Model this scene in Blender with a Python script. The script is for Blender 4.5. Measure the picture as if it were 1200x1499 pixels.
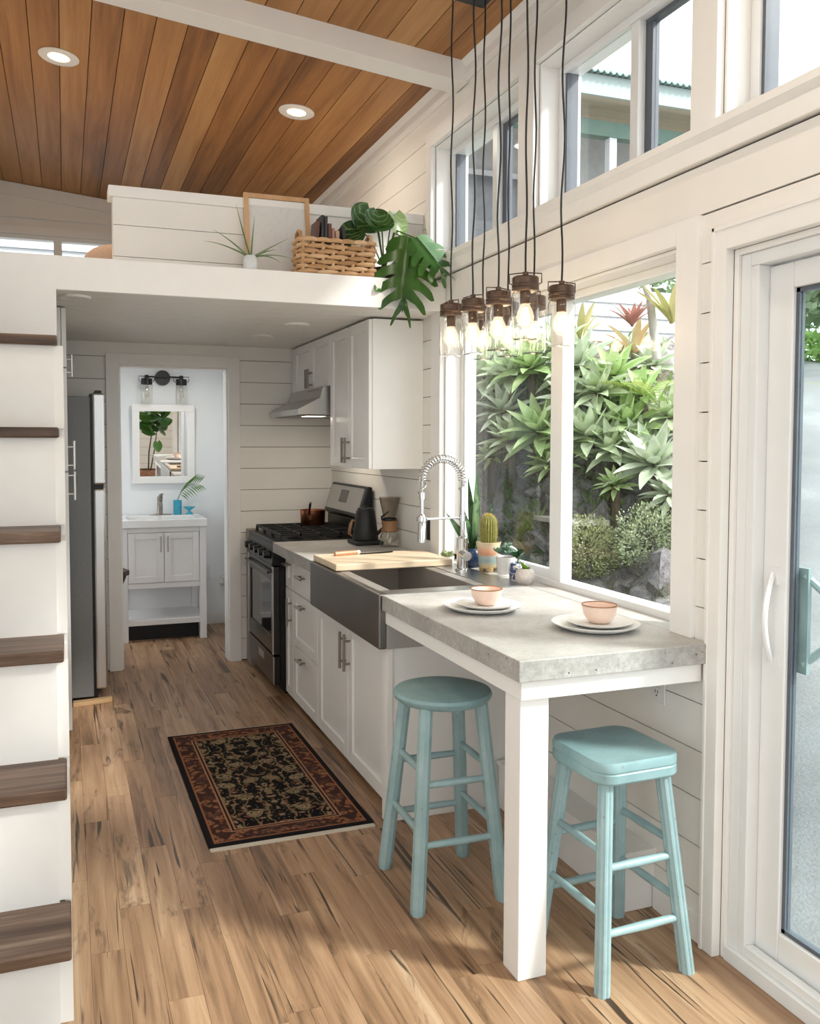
import bpy, bmesh, math, random
from mathutils import Vector, Matrix
random.seed(7)
R = math.radians
for o in list(bpy.data.objects): bpy.data.objects.remove(o)
SC = bpy.context.scene
COL = SC.collection

# ---------------------------------------------------------------- camera
F_PX, CX_PX, CY_PX, CAM_H = 1286.35, 562.88, 710.75, 1.51
YAW, PIT, ROLL = .3483, .0493, .0014
_cy, _sy, _cp, _sp = math.cos(YAW), math.sin(YAW), math.cos(PIT), math.sin(PIT)
FW = Vector((_sy*_cp, _cy*_cp, -_sp)); _rt = Vector((_cy, -_sy, 0)); _up = _rt.cross(FW)
RT = _rt*math.cos(ROLL) + _up*math.sin(ROLL); UP = _up*math.cos(ROLL) - _rt*math.sin(ROLL)
cam = bpy.data.cameras.new('camera'); camo = bpy.data.objects.new('camera', cam); COL.objects.link(camo)
cam.sensor_fit = 'HORIZONTAL'; cam.sensor_width = 36; cam.lens = F_PX*36/1200
cam.shift_x = (600-CX_PX)/1200; cam.shift_y = (CY_PX-749.5)/1200
cam.clip_start = .02; cam.clip_end = 200
camo.matrix_world = Matrix(((RT.x, UP.x, -FW.x, 0), (RT.y, UP.y, -FW.y, 0), (RT.z, UP.z, -FW.z, CAM_H), (0, 0, 0, 1)))
SC.camera = camo
def ray(px, py): return FW + RT*((px-CX_PX)/F_PX) - UP*((py-CY_PX)/F_PX)
EYE = Vector((0, 0, CAM_H))
def onX(px, py, x): r = ray(px, py); return EYE + r*(x/r.x)
def onY(px, py, y): r = ray(px, py); return EYE + r*(y/r.y)
def onZ(px, py, z): r = ray(px, py); return EYE + r*((z-CAM_H)/r.z)

# ---------------------------------------------------------------- world, sun, exposure
W = bpy.data.worlds.new('overcast_sky'); SC.world = W; W.use_nodes = True
wn = W.node_tree; wn.nodes.clear()
bg = wn.nodes.new('ShaderNodeBackground'); wo = wn.nodes.new('ShaderNodeOutputWorld')
tc = wn.nodes.new('ShaderNodeTexCoord'); nz = wn.nodes.new('ShaderNodeTexNoise'); rp = wn.nodes.new('ShaderNodeValToRGB')
nz.inputs['Scale'].default_value = 1.6; nz.inputs['Detail'].default_value = 3
rp.color_ramp.elements[0].position = .3; rp.color_ramp.elements[0].color = (.90, .945, 1, 1)
rp.color_ramp.elements[1].position = .7; rp.color_ramp.elements[1].color = (.97, .985, 1, 1)
wn.links.new(tc.outputs['Generated'], nz.inputs['Vector']); wn.links.new(nz.outputs['Fac'], rp.inputs['Fac'])
wn.links.new(rp.outputs['Color'], bg.inputs['Color']); bg.inputs['Strength'].default_value = 2.1
wn.links.new(bg.outputs['Background'], wo.inputs['Surface'])
sl = bpy.data.lights.new('hazy_sun', 'SUN'); sl.energy = 3.4; sl.angle = R(7); sl.color = (1, .965, .91)
so = bpy.data.objects.new('hazy_sun', sl); COL.objects.link(so)
so.rotation_euler = Vector((-1, .80, -1.05)).to_track_quat('-Z', 'Y').to_euler(); so.location = (6, -5, 8)
SC.view_settings.view_transform = 'Standard'; SC.view_settings.look = 'None'
SC.view_settings.gamma = 1; SC.view_settings.use_curve_mapping = False
SC.view_settings.exposure = .60
def portal(loc, rot, sx, sy):
    l = bpy.data.lights.new('window_portal', 'AREA'); l.shape = 'RECTANGLE'; l.size = sx; l.size_y = sy; l.cycles.is_portal = True
    o = bpy.data.objects.new('window_portal', l); COL.objects.link(o); o.location = loc; o.rotation_euler = rot

# ---------------------------------------------------------------- mesh helpers
class M:
    def __init__(s): s.v = []; s.f = []
    def add(s, vs, fs):
        b = len(s.v); s.v += [tuple(v) for v in vs]; s.f += [tuple(i+b for i in f) for f in fs]; return s
    def box(s, x0, x1, y0, y1, z0, z1):
        return s.add([(x0,y0,z0),(x1,y0,z0),(x1,y1,z0),(x0,y1,z0),(x0,y0,z1),(x1,y0,z1),(x1,y1,z1),(x0,y1,z1)],
                     [(3,2,1,0),(4,5,6,7),(0,1,5,4),(1,2,6,5),(2,3,7,6),(3,0,4,7)])
    def cyl(s, p0, p1, r0, r1=None, n=12):
        return s.tube([p0, p1], [r0, r0 if r1 is None else r1], n)
    def tube(s, pts, r, n=8, flat=1.0):
        pts = [Vector(p) for p in pts]; k = len(pts)
        rs = list(r) if isinstance(r, (list, tuple)) else [r]*k
        vs = []; t0 = (pts[1]-pts[0]).normalized()
        a = t0.orthogonal().normalized()
        for i, p in enumerate(pts):
            t = (pts[min(i+1, k-1)]-pts[max(i-1, 0)]).normalized()
            a = (a - t*a.dot(t)).normalized(); b = t.cross(a)
            for j in range(n):
                q = 2*math.pi*(j+.5)/n; vs.append(p + a*rs[i]*math.cos(q) + b*rs[i]*flat*math.sin(q))
        fs = [(i*n+j, i*n+(j+1) % n, (i+1)*n+(j+1) % n, (i+1)*n+j) for i in range(k-1) for j in range(n)]
        fs += [tuple(range(n-1, -1, -1)), tuple(range((k-1)*n, k*n))]
        return s.add(vs, fs)
    def lathe(s, c, prof, n=24, rx=1.0, ry=1.0, caps=True):
        vs = []; k = len(prof)
        for r, z in prof:
            for j in range(n):
                q = 2*math.pi*j/n; vs.append((c[0]+r*rx*math.cos(q), c[1]+r*ry*math.sin(q), c[2]+z))
        fs = [(i*n+j, i*n+(j+1) % n, (i+1)*n+(j+1) % n, (i+1)*n+j) for i in range(k-1) for j in range(n)]
        if caps and prof[0][0] > .002: fs.append(tuple(range(n-1, -1, -1)))
        if caps and prof[-1][0] > .002: fs.append(tuple(range((k-1)*n, k*n)))
        return s.add(vs, fs)
    def prism(s, poly, axis, a, b):
        n = len(poly); ix = 'xyz'.index(axis); vs = []
        for h in (a, b):
            for u, w in poly:
                p = [u, w]; p.insert(ix, h); vs.append(tuple(p))
        fs = [tuple(range(n-1, -1, -1)), tuple(range(n, 2*n))] + [(i, (i+1) % n, n+(i+1) % n, n+i) for i in range(n)]
        return s.add(vs, fs)
    def sphere(s, c, rx, ry=None, rz=None, nu=16, nv=10):
        ry = rx if ry is None else ry; rz = rx if rz is None else rz
        prof = [(max(1e-4, math.sin(math.pi*i/nv)), -math.cos(math.pi*i/nv)*rz) for i in range(nv+1)]
        return s.lathe(c, prof, nu, rx, ry)
    def xf(s, mat):
        s.v = [tuple(mat @ Vector(v)) for v in s.v]; return s
def rootloc(p):
    l = Vector((0, 0, 0))
    while p: l += p.location; p = p.parent
    return l
def build(name, m, mat, parent=None, smooth=None, bevel=0, seg=2, local=False, weld=False):
    me = bpy.data.meshes.new(name)
    vs = m.v
    if parent: loc = Vector((0, 0, 0)); off = Vector((0, 0, 0)) if local else rootloc(parent)
    else:
        xs, ys, zs = zip(*vs); loc = Vector(((min(xs)+max(xs))/2, (min(ys)+max(ys))/2, min(zs))); off = loc
    me.from_pydata([(x-off.x, y-off.y, z-off.z) for x, y, z in vs], [], m.f); me.update()
    bm = bmesh.new(); bm.from_mesh(me)
    if weld: bmesh.ops.remove_doubles(bm, verts=bm.verts, dist=1e-5)
    bmesh.ops.recalc_face_normals(bm, faces=bm.faces); bm.to_mesh(me); bm.free()
    if mat: me.materials.append(mat)
    if smooth:
        me.polygons.foreach_set('use_smooth', [True]*len(me.polygons)); me.set_sharp_from_angle(angle=R(smooth))
    o = bpy.data.objects.new(name, me); COL.objects.link(o); o.location = loc
    if parent: o.parent = parent
    if bevel:
        b = o.modifiers.new('bevel', 'BEVEL'); b.width = bevel; b.segments = seg; b.limit_method = 'ANGLE'; b.angle_limit = R(40)
    return o
def tag(o, label, cat=None, group=None, kind=None):
    o['label'] = label
    if cat: o['category'] = cat
    if group: o['group'] = group
    if kind: o['kind'] = kind
    return o
def thing(name, label, cat, loc=(0, 0, 0), group=None, kind=None):
    o = bpy.data.objects.new(name, None); COL.objects.link(o); o.location = loc; o.empty_display_size = .1
    return tag(o, label, cat, group, kind)
def copy_tree(o, parent=None):
    c = o.copy(); COL.objects.link(c); c.parent = parent
    for ch in list(o.children): copy_tree(ch, c)
    return c
def inst(name, src, parent, loc, scale=None, rot=None):
    o = bpy.data.objects.new(name, src); COL.objects.link(o); o.parent = parent; o.location = loc
    if scale: o.scale = scale
    if rot: o.rotation_euler = rot
    return o
def unit_box(name, mat, bev=0.0):
    """a unit box spanning 0..1, shared by alike pieces"""
    m = M().box(0, 1, 0, 1, 0, 1); me = bpy.data.meshes.new(name); me.from_pydata(m.v, [], m.f); me.update(); me.materials.append(mat); return me

# ---------------------------------------------------------------- materials
def newmat(name):
    m = bpy.data.materials.new(name); m.use_nodes = True; t = m.node_tree
    return m, t, t.nodes['Principled BSDF']
def nd(t, typ, **kw):
    n = t.nodes.new('ShaderNode'+typ)
    for k, v in kw.items():
        if k in n.inputs.keys():
            if hasattr(v, 'is_output') or isinstance(v, bpy.types.NodeSocket): t.links.new(v, n.inputs[k])
            else: n.inputs[k].default_value = v
        else: setattr(n, k, v)
    return n
def ln(t, a, b): t.links.new(a, b)
def ramp(t, fac, stops, interp='LINEAR'):
    n = t.nodes.new('ShaderNodeValToRGB'); cr = n.color_ramp; cr.interpolation = interp
    while len(cr.elements) < len(stops): cr.elements.new(.5)
    for e, (p, c) in zip(cr.elements, stops): e.position = p; e.color = (*c, 1) if len(c) == 3 else c
    if fac is not None: t.links.new(fac, n.inputs['Fac'])
    return n
def mixc(t, fac, a, b, mode='MIX'):
    n = t.nodes.new('ShaderNodeMix'); n.data_type = 'RGBA'; n.blend_type = mode
    for s, v in ((n.inputs[0], fac), (n.inputs[6], a), (n.inputs[7], b)):
        if isinstance(v, bpy.types.NodeSocket): t.links.new(v, s)
        elif isinstance(v, (int, float)): s.default_value = v
        else: s.default_value = (*v, 1)
    return n.outputs[2]
def mth(t, op, a, b=None):
    n = t.nodes.new('ShaderNodeMath'); n.operation = op
    for s, v in zip(n.inputs, (a, b)):
        if v is None: continue
        if isinstance(v, bpy.types.NodeSocket): t.links.new(v, s)
        else: s.default_value = v
    return n.outputs[0]
def bump(t, b, h, s=.2, d=.01):
    n = nd(t, 'Bump', Height=h, Strength=s, Distance=d); ln(t, n.outputs[0], b.inputs['Normal'])
def objco(t, rand=True, scale=(1, 1, 1)):
    c = nd(t, 'TexCoord').outputs['Object']
    mp = nd(t, 'Mapping'); mp.inputs['Scale'].default_value = scale; ln(t, c, mp.inputs['Vector'])
    if not rand: return mp.outputs[0], None
    oi = nd(t, 'ObjectInfo').outputs['Random']
    v = nd(t, 'VectorMath', operation='SCALE'); v.inputs[0].default_value = (37, 91, 53); ln(t, oi, v.inputs['Scale'])
    a = nd(t, 'VectorMath', operation='ADD'); ln(t, mp.outputs[0], a.inputs[0]); ln(t, v.outputs[0], a.inputs[1])
    return a.outputs[0], oi
def plain(name, col, rough=.5, metal=0, var=.06, nscale=12, bmp=.05, bscale=60, spec=.5, coat=0):
    m, t, b = newmat(name); co, _ = objco(t, False)
    n = nd(t, 'TexNoise', Vector=co, Scale=nscale, Detail=4.0)
    c = ramp(t, n.outputs['Fac'], [(.25, tuple(x*(1-var) for x in col)), (.75, tuple(min(1, x*(1+var)) for x in col))])
    ln(t, c.outputs[0], b.inputs['Base Color']); b.inputs['Roughness'].default_value = rough; b.inputs['Metallic'].default_value = metal
    b.inputs['Specular IOR Level'].default_value = spec; b.inputs['Coat Weight'].default_value = coat
    if bmp:
        n2 = nd(t, 'TexNoise', Vector=co, Scale=bscale, Detail=3.0); bump(t, b, n2.outputs['Fac'], bmp, .002)
    return m
def wood(name, cols, axis='y', grain=18, rough=.5, contrast=1.0, knots=False, rv=.25, coat=0):
    """streaky wood along an axis; every board differs through Object Info random"""
    m, t, b = newmat(name)
    st = {'x': (.05, 1, 1), 'y': (1, .05, 1), 'z': (1, 1, .05)}[axis]
    co, rnd = objco(t, True, st)
    n1 = nd(t, 'TexNoise', Vector=co, Scale=float(grain), Detail=6.0, Roughness=.65, Distortion=.6)
    n2 = nd(t, 'TexNoise', Vector=co, Scale=grain*.22, Detail=3.0, Distortion=1.2)
    f = mth(t, 'ADD', mth(t, 'MULTIPLY', n1.outputs['Fac'], .55), mth(t, 'MULTIPLY', n2.outputs['Fac'], .45))
    f = mth(t, 'ADD', f, mth(t, 'MULTIPLY', mth(t, 'SUBTRACT', rnd, .5), rv))
    k = len(cols); c = ramp(t, f, [(.5+(i/(k-1)-.5)*.42/contrast, x) for i, x in enumerate(cols)])
    out = c.outputs[0]
    if knots:
        co2, _ = objco(t, True, {'x': (.22, 1, 1), 'y': (1, .22, 1), 'z': (1, 1, .22)}[axis])
        v = nd(t, 'TexNoise', Vector=co2, Scale=7.0, Detail=5.0, Roughness=.7, Distortion=1.5)
        kn = ramp(t, v.outputs['Fac'], [(.57, (0, 0, 0)), (.70, (1, 1, 1))])
        out = mixc(t, mth(t, 'MULTIPLY', kn.outputs[0], .82), out, tuple(x*.35 for x in cols[0]))
        co3, _ = objco(t, True, {'x': (.035, 1, 1), 'y': (1, .035, 1), 'z': (1, 1, .035)}[axis])
        v3 = nd(t, 'TexNoise', Vector=co3, Scale=30.0, Detail=3.0, Distortion=1.2)
        ck = ramp(t, v3.outputs['Fac'], [(.615, (0, 0, 0)), (.67, (1, 1, 1))])
        out = mixc(t, mth(t, 'MULTIPLY', ck.outputs[0], .9), out, tuple(x*.22 for x in cols[0]))
    ln(t, out, b.inputs['Base Color']); b.inputs['Roughness'].default_value = rough; b.inputs['Coat Weight'].default_value = coat
    bump(t, b, n1.outputs['Fac'], .12, .002)
    return m
def emit(name, col, s):
    m, t, b = newmat(name); b.inputs['Base Color'].default_value = (*col, 1)
    b.inputs['Emission Color'].default_value = (*col, 1); b.inputs['Emission Strength'].default_value = s; return m
def thin_glass(name, tint=(1, 1, 1), refl=1.0, rough=.0, base=.03):
    m, t, b = newmat(name); t.nodes.remove(b); out = t.nodes['Material Output']
    tr = nd(t, 'BsdfTransparent'); tr.inputs[0].default_value = (*tint, 1)
    gl = nd(t, 'BsdfGlossy'); gl.inputs['Roughness'].default_value = rough
    lw = nd(t, 'LayerWeight'); lw.inputs['Blend'].default_value = .5
    f = mth(t, 'ADD', mth(t, 'MULTIPLY', mth(t, 'POWER', lw.outputs['Facing'], 5.0), refl), base)
    mx = nd(t, 'MixShader'); ln(t, f, mx.inputs[0]); ln(t, tr.outputs[0], mx.inputs[1]); ln(t, gl.outputs[0], mx.inputs[2])
    ln(t, mx.outputs[0], out.inputs['Surface']); return m
def leafmat(name, a, b_, rough=.45, trans=.15, scale=9, vein=None):
    m, t, b = newmat(name); co, rnd = objco(t, True)
    n = nd(t, 'TexNoise', Vector=co, Scale=float(scale), Detail=4.0)
    f = mth(t, 'ADD', n.outputs['Fac'], mth(t, 'MULTIPLY', mth(t, 'SUBTRACT', rnd, .5), .3))
    c = ramp(t, f, [(.3, a), (.7, b_)]).outputs[0]
    if vein:
        w = nd(t, 'TexWave', Vector=nd(t, 'TexCoord').outputs['Object'], Scale=vein[1], Distortion=2.0, Detail=1.0)
        w.bands_direction = 'Y'
        c = mixc(t, mth(t, 'MULTIPLY', ramp(t, w.outputs['Fac'], [(.8, (0, 0, 0)), (.95, (1, 1, 1))]).outputs[0], .6), c, vein[0])
    ln(t, c, b.inputs['Base Color']); b.inputs['Roughness'].default_value = rough
    out = t.nodes['Material Output']; tl = nd(t, 'BsdfTranslucent'); ln(t, c, tl.inputs['Color'])
    mx = nd(t, 'MixShader'); mx.inputs[0].default_value = trans; ln(t, b.outputs[0], mx.inputs[1]); ln(t, tl.outputs[0], mx.inputs[2])
    ln(t, mx.outputs[0], out.inputs['Surface']); return m

WHITE = plain('white_paint', (.86, .85, .835), .45, var=.02, bmp=.04, bscale=30)
TRIM = plain('trim_white', (.87, .855, .83), .4, var=.015, bmp=.02)
SHIP = plain('shiplap_white', (.85, .825, .78), .5, var=.03, nscale=4, bmp=.05, bscale=25)
CABW = plain('cabinet_white', (.87, .86, .84), .35, var=.012, bmp=0)
VINYL = plain('vinyl_white', (.82, .83, .83), .3, var=.01, bmp=0)
BATHW = plain('bathroom_pale_blue', (.84, .86, .872), .55, var=.015, nscale=3, bmp=.04, bscale=40)
GAP = plain('joint_shadow', (.05, .035, .025), .9, var=.1, bmp=0)
CEDAR = wood('cedar_ceiling', [(.16, .063, .016), (.33, .14, .038), (.46, .22, .070), (.56, .31, .12)], 'y', 18, .5, 1.0, rv=.32)
LVT = wood('oak_floor', [(.11, .060, .032), (.31, .178, .098), (.44, .275, .162), (.55, .38, .245)], 'y', 30, .42, 1.15, True, rv=.13)
WALNUT = wood('dark_stained_tread', [(.025, .012, .007), (.085, .045, .026), (.17, .105, .07), (.33, .245, .185)], 'x', 34, .45, 1.5, rv=.05)
MAPLE = wood('pale_maple', [(.62, .47, .31), (.72, .58, .41), (.80, .67, .50)], 'x', 12, .45, 1.0, rv=.1)
PINE = wood('raw_pine', [(.42, .25, .12), (.55, .36, .19), (.64, .45, .26)], 'x', 10, .6, 1.0, rv=.1)
DARKW = plain('dark_brown_wood', (.045, .022, .014), .5, var=.3)
STEEL = plain('brushed_stainless', (.50, .49, .48), .3, 1, var=.05, nscale=3, bmp=.05, bscale=200)
SINKST = plain('dark_sink_steel', (.20, .188, .175), .34, 1, var=.08, nscale=5, bmp=.06, bscale=150)
CHROME = plain('chrome', (.72, .72, .72), .15, 1, var=.02, bmp=0)
NICKEL = plain('brushed_nickel', (.33, .29, .26), .32, 1, var=.04, bmp=0)
FRSIDE = plain('fridge_grey_side', (.19, .195, .20), .55, .2, var=.06, nscale=60, bmp=.15, bscale=250)
BLACK = plain('black_enamel', (.010, .010, .011), .38, var=.1, bmp=0, spec=.3)
BASIN = plain('basin_steel', (.42, .39, .36), .45, .55, var=.06, nscale=5, bmp=.04, bscale=150)
IRON = plain('cast_iron', (.012, .012, .013), .65, var=.2, bmp=.2, bscale=120)
DKSTEEL = plain('dark_range_steel', (.055, .05, .048), .28, 1, var=.05, nscale=4, bmp=0)
OVENGL = plain('oven_glass', (.02, .02, .02), .06, 0, var=.1, bmp=0, spec=.8)
BRONZE = plain('aged_bronze', (.115, .075, .055), .42, .8, var=.35, nscale=40, bmp=.1)
CORD = plain('black_cord', (.01, .009, .009), .6, var=.1, bmp=0)
COPPER = plain('copper', (.42, .17, .09), .3, 1, var=.15, nscale=20, bmp=0)
GLASS = thin_glass('window_glass', (.985, 1, .995), 1.0, 0, .02)
DOORGL = thin_glass('door_glass', (.93, .985, .98), 1.0, 0, .03)
JARGL = thin_glass('jar_glass', (.955, .945, .92), 2.2, .03, .07)
MIRROR = plain('mirror_silver', (.92, .92, .92), .01, 1, var=0, bmp=0)
PORC = plain('white_porcelain', (.86, .86, .86), .12, var=.01, bmp=0, coat=.4)
CERW = plain('white_stoneware', (.86, .85, .825), .3, var=.04, nscale=30, bmp=.03)
PLASTIC = plain('white_plastic', (.82, .81, .79), .35, var=.01, bmp=0)
# ---------------------------------------------------------------- special materials
def concrete_mat():
    m, t, b = newmat('concrete'); co, _ = objco(t, False)
    n = nd(t, 'TexNoise', Vector=co, Scale=5.0, Detail=8.0, Roughness=.65)
    c = ramp(t, n.outputs['Fac'], [(.3, (.36, .345, .325)), (.55, (.50, .485, .46)), (.75, (.60, .585, .56))]).outputs[0]
    n2 = nd(t, 'TexNoise', Vector=co, Scale=120.0, Detail=2.0)
    c = mixc(t, mth(t, 'MULTIPLY', ramp(t, n2.outputs['Fac'], [(.35, (1, 1, 1)), (.5, (0, 0, 0))]).outputs[0], .18), c, (.2, .18, .165))
    v = nd(t, 'TexVoronoi', Vector=co, Scale=34.0); v.inputs['Randomness'].default_value = 1
    sp = ramp(t, v.outputs['Distance'], [(.09, (1, 1, 1)), (.13, (0, 0, 0))]).outputs[0]
    nm = nd(t, 'TexNoise', Vector=co, Scale=9.0, Detail=1.0)
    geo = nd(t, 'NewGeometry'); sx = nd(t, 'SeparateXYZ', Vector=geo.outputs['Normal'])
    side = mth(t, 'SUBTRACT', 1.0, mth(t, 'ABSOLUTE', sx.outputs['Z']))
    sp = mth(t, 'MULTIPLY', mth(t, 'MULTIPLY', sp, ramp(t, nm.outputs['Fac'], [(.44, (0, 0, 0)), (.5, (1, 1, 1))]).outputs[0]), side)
    c = mixc(t, sp, c, (.05, .045, .04))
    ln(t, c, b.inputs['Base Color']); b.inputs['Roughness'].default_value = .5
    raw = nd(t, 'TexNoise', Vector=co, Scale=45.0, Detail=6.0, Roughness=.75)  # shade on the slab edges put into the colour, with unpolished mottling
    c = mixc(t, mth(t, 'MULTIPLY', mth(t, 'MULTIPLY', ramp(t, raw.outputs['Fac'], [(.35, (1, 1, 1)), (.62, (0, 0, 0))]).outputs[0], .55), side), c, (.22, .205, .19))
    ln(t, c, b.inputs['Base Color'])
    bump(t, b, n2.outputs['Fac'], .08, .002); return m
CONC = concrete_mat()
def worn_paint(name, a, b_, chip):
    m, t, b = newmat(name); co, rnd = objco(t, True)
    n = nd(t, 'TexNoise', Vector=co, Scale=9.0, Detail=6.0, Roughness=.7)
    c = ramp(t, n.outputs['Fac'], [(.3, a), (.7, b_)]).outputs[0]
    n2 = nd(t, 'TexNoise', Vector=co, Scale=38.0, Detail=6.0, Roughness=.75)
    c = mixc(t, ramp(t, n2.outputs['Fac'], [(.655, (0, 0, 0)), (.685, (1, 1, 1))]).outputs[0], c, chip)
    ln(t, c, b.inputs['Base Color']); b.inputs['Roughness'].default_value = .42
    bump(t, b, n.outputs['Fac'], .08, .003); return m
TEAL = worn_paint('worn_teal_paint', (.245, .375, .395), (.36, .495, .515), (.17, .155, .12))
TEALTOP = worn_paint('worn_teal_seat', (.20, .325, .345), (.28, .425, .445), (.20, .18, .14))
def rug_mat():
    m, t, b = newmat('woven_rug'); c0 = nd(t, 'TexCoord').outputs['Object']
    s = nd(t, 'SeparateXYZ', Vector=c0)
    ax = mth(t, 'ABSOLUTE', s.outputs['X']); ay = mth(t, 'ABSOLUTE', s.outputs['Y'])
    cx = nd(t, 'CombineXYZ', X=ax, Y=s.outputs['Y'])
    e = mth(t, 'MINIMUM', mth(t, 'SUBTRACT', .325, ax), mth(t, 'SUBTRACT', .655, ay))     # distance in from the edge
    wob = nd(t, 'TexNoise', Vector=cx.outputs[0], Scale=11.0, Detail=2.0)
    wv = nd(t, 'VectorMath', operation='SCALE'); ln(t, wob.outputs['Color'], wv.inputs[0]); wv.inputs['Scale'].default_value = .09
    wa = nd(t, 'VectorMath', operation='ADD'); ln(t, cx.outputs[0], wa.inputs[0]); ln(t, wv.outputs[0], wa.inputs[1]); W_ = wa.outputs[0]
    v = nd(t, 'TexVoronoi', Vector=W_, Scale=11.0); vs_ = nd(t, 'TexVoronoi', Vector=W_, Scale=27.0); vt = nd(t, 'TexVoronoi', Vector=W_, Scale=58.0)
    w = nd(t, 'TexWave', Vector=W_, Scale=5.0, Distortion=7.0, Detail=2.0)
    D0 = (.010, .009, .011)
    big = ramp(t, v.outputs['Distance'], [(.0, (.30, .13, .08)), (.09, (.40, .31, .20)), (.17, D0), (.21, (.33, .25, .15)), (.33, (.05, .05, .025)), (.37, D0)], 'CONSTANT').outputs[0]
    small = ramp(t, vs_.outputs['Distance'], [(.0, (.36, .28, .18)), (.22, (.22, .10, .06)), (.33, D0)], 'CONSTANT').outputs[0]
    tiny = ramp(t, vt.outputs['Distance'], [(.0, (.22, .17, .10)), (.26, D0)], 'CONSTANT').outputs[0]
    field = mixc(t, 1.0, mixc(t, 1.0, big, small, 'LIGHTEN'), tiny, 'LIGHTEN')
    petal = ramp(t, mth(t, 'SINE', mth(t, 'MULTIPLY', vt.outputs['Distance'], 26.0)), [(.25, (.45, .45, .45)), (.6, (1, 1, 1))]).outputs[0]
    field = mixc(t, .8, field, petal, 'MULTIPLY')
    field = mixc(t, mth(t, 'MULTIPLY', ramp(t, w.outputs['Fac'], [(.93, (0, 0, 0)), (.97, (1, 1, 1))]).outputs[0], .7), field, (.25, .18, .10))
    vb = nd(t, 'TexVoronoi', Vector=W_, Scale=34.0)
    bord = ramp(t, vb.outputs['Distance'], [(.0, (.03, .02, .025)), (.15, (.22, .085, .04)), (.3, (.33, .16, .085)), (.45, (.15, .055, .03)), (.6, (.05, .025, .02))]).outputs[0]
    nzb = nd(t, 'TexNoise', Vector=cx.outputs[0], Scale=7.0, Detail=3.0)
    bord = mixc(t, ramp(t, nzb.outputs['Fac'], [(.5, (0, 0, 0)), (.62, (.8, .8, .8))]).outputs[0], bord, (.05, .03, .03))
    zone = ramp(t, e, [(.0, (0, 0, 0)), (.022, (.2, .2, .2)), (.030, (.4, .4, .4)), (.100, (.6, .6, .6)), (.108, (0, 0, 0)), (.114, (.6, .6, .6)), (.122, (1, 1, 1))], 'CONSTANT').outputs[0]
    z = nd(t, 'SeparateColor', Color=zone).outputs[0]
    c = mixc(t, mth(t, 'GREATER_THAN', z, .1), (.012, .011, .013), (.30, .12, .06))
    c = mixc(t, mth(t, 'GREATER_THAN', z, .3), c, bord)
    c = mixc(t, mth(t, 'GREATER_THAN', z, .5), c, (.36, .18, .10))
    c = mixc(t, mth(t, 'GREATER_THAN', z, .9), c, field)
    ln(t, c, b.inputs['Base Color']); b.inputs['Roughness'].default_value = .95; b.inputs['Specular IOR Level'].default_value = .1
    n = nd(t, 'TexNoise', Vector=c0, Scale=350.0, Detail=2.0); bump(t, b, n.outputs['Fac'], .5, .004); return m
RUG = rug_mat()

# ---------------------------------------------------------------- the room
XL, XR, YN, YF = -.62, 1.79, -1.35, 7.31          # left, right, rear (behind the camera), far walls
LOFT_Y, LOFT_Z, SOF_Z = 4.012, 2.298, 2.157
END_Y = 6.009                                      # kitchen end wall with the bathroom doorway
FACE = 1.778                                       # face of the shiplap on the right wall
def roof(x): return 3.26 + .098*(1.77-x)
_pc = {}
def piece(name, parent, x0, x1, y0, y1, z0, z1, mat, bev=0):
    """one board or plank; alike sizes share a mesh"""
    k = (name, round(x1-x0, 4), round(y1-y0, 4), round(z1-z0, 4), mat.name, bev)
    if k not in _pc:
        m = M().box(0, x1-x0, 0, y1-y0, 0, z1-z0); me = bpy.data.meshes.new(name); me.from_pydata(m.v, [], m.f); me.update()
        if bev:
            bm = bmesh.new(); bm.from_mesh(me); bmesh.ops.bevel(bm, geom=bm.edges[:], offset=bev, segments=1, affect='EDGES'); bm.to_mesh(me); bm.free()
        me.materials.append(mat); _pc[k] = me
    o = bpy.data.objects.new(name, _pc[k]); COL.objects.link(o); o.parent = parent
    o.location = Vector((x0, y0, z0)) - rootloc(parent); return o
def struct(name, m, mat, label, cat, **kw): return tag(build(name, m, mat, **kw), label, cat, kind='structure')

# floor
fl = struct('floor', M().box(XL, XR+.16, YN, YF, -.12, -.0075), GAP, 'rustic oak plank floor running down the kitchen aisle', 'floor')
rw = .0955; nrow = int((XR+.02-XL)/rw)
for i in range(nrow+1):
    x0 = XL + i*rw; x1 = min(XR+.10 if i == nrow else x0+rw-.0009, XR+.1)
    y = 1.0; cut = (.22, .58, .9, .4, .74, .12)[i % 6]*.95 + (i*.137) % .2
    while y < YF-.02:
        ye = min(y + (cut if y == 1.0 else .95), YF)
        piece('plank', fl, x0, x1, y, ye-.0009, -.0075, 0, LVT); y = ye
m = M()
for i in range(nrow+1): m.box(XL+i*rw, XL+(i+1)*rw-.001, YN, .999, -.0075, 0)
o = build('plank_field', m, LVT, fl); o['kind'] = 'stuff'

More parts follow.
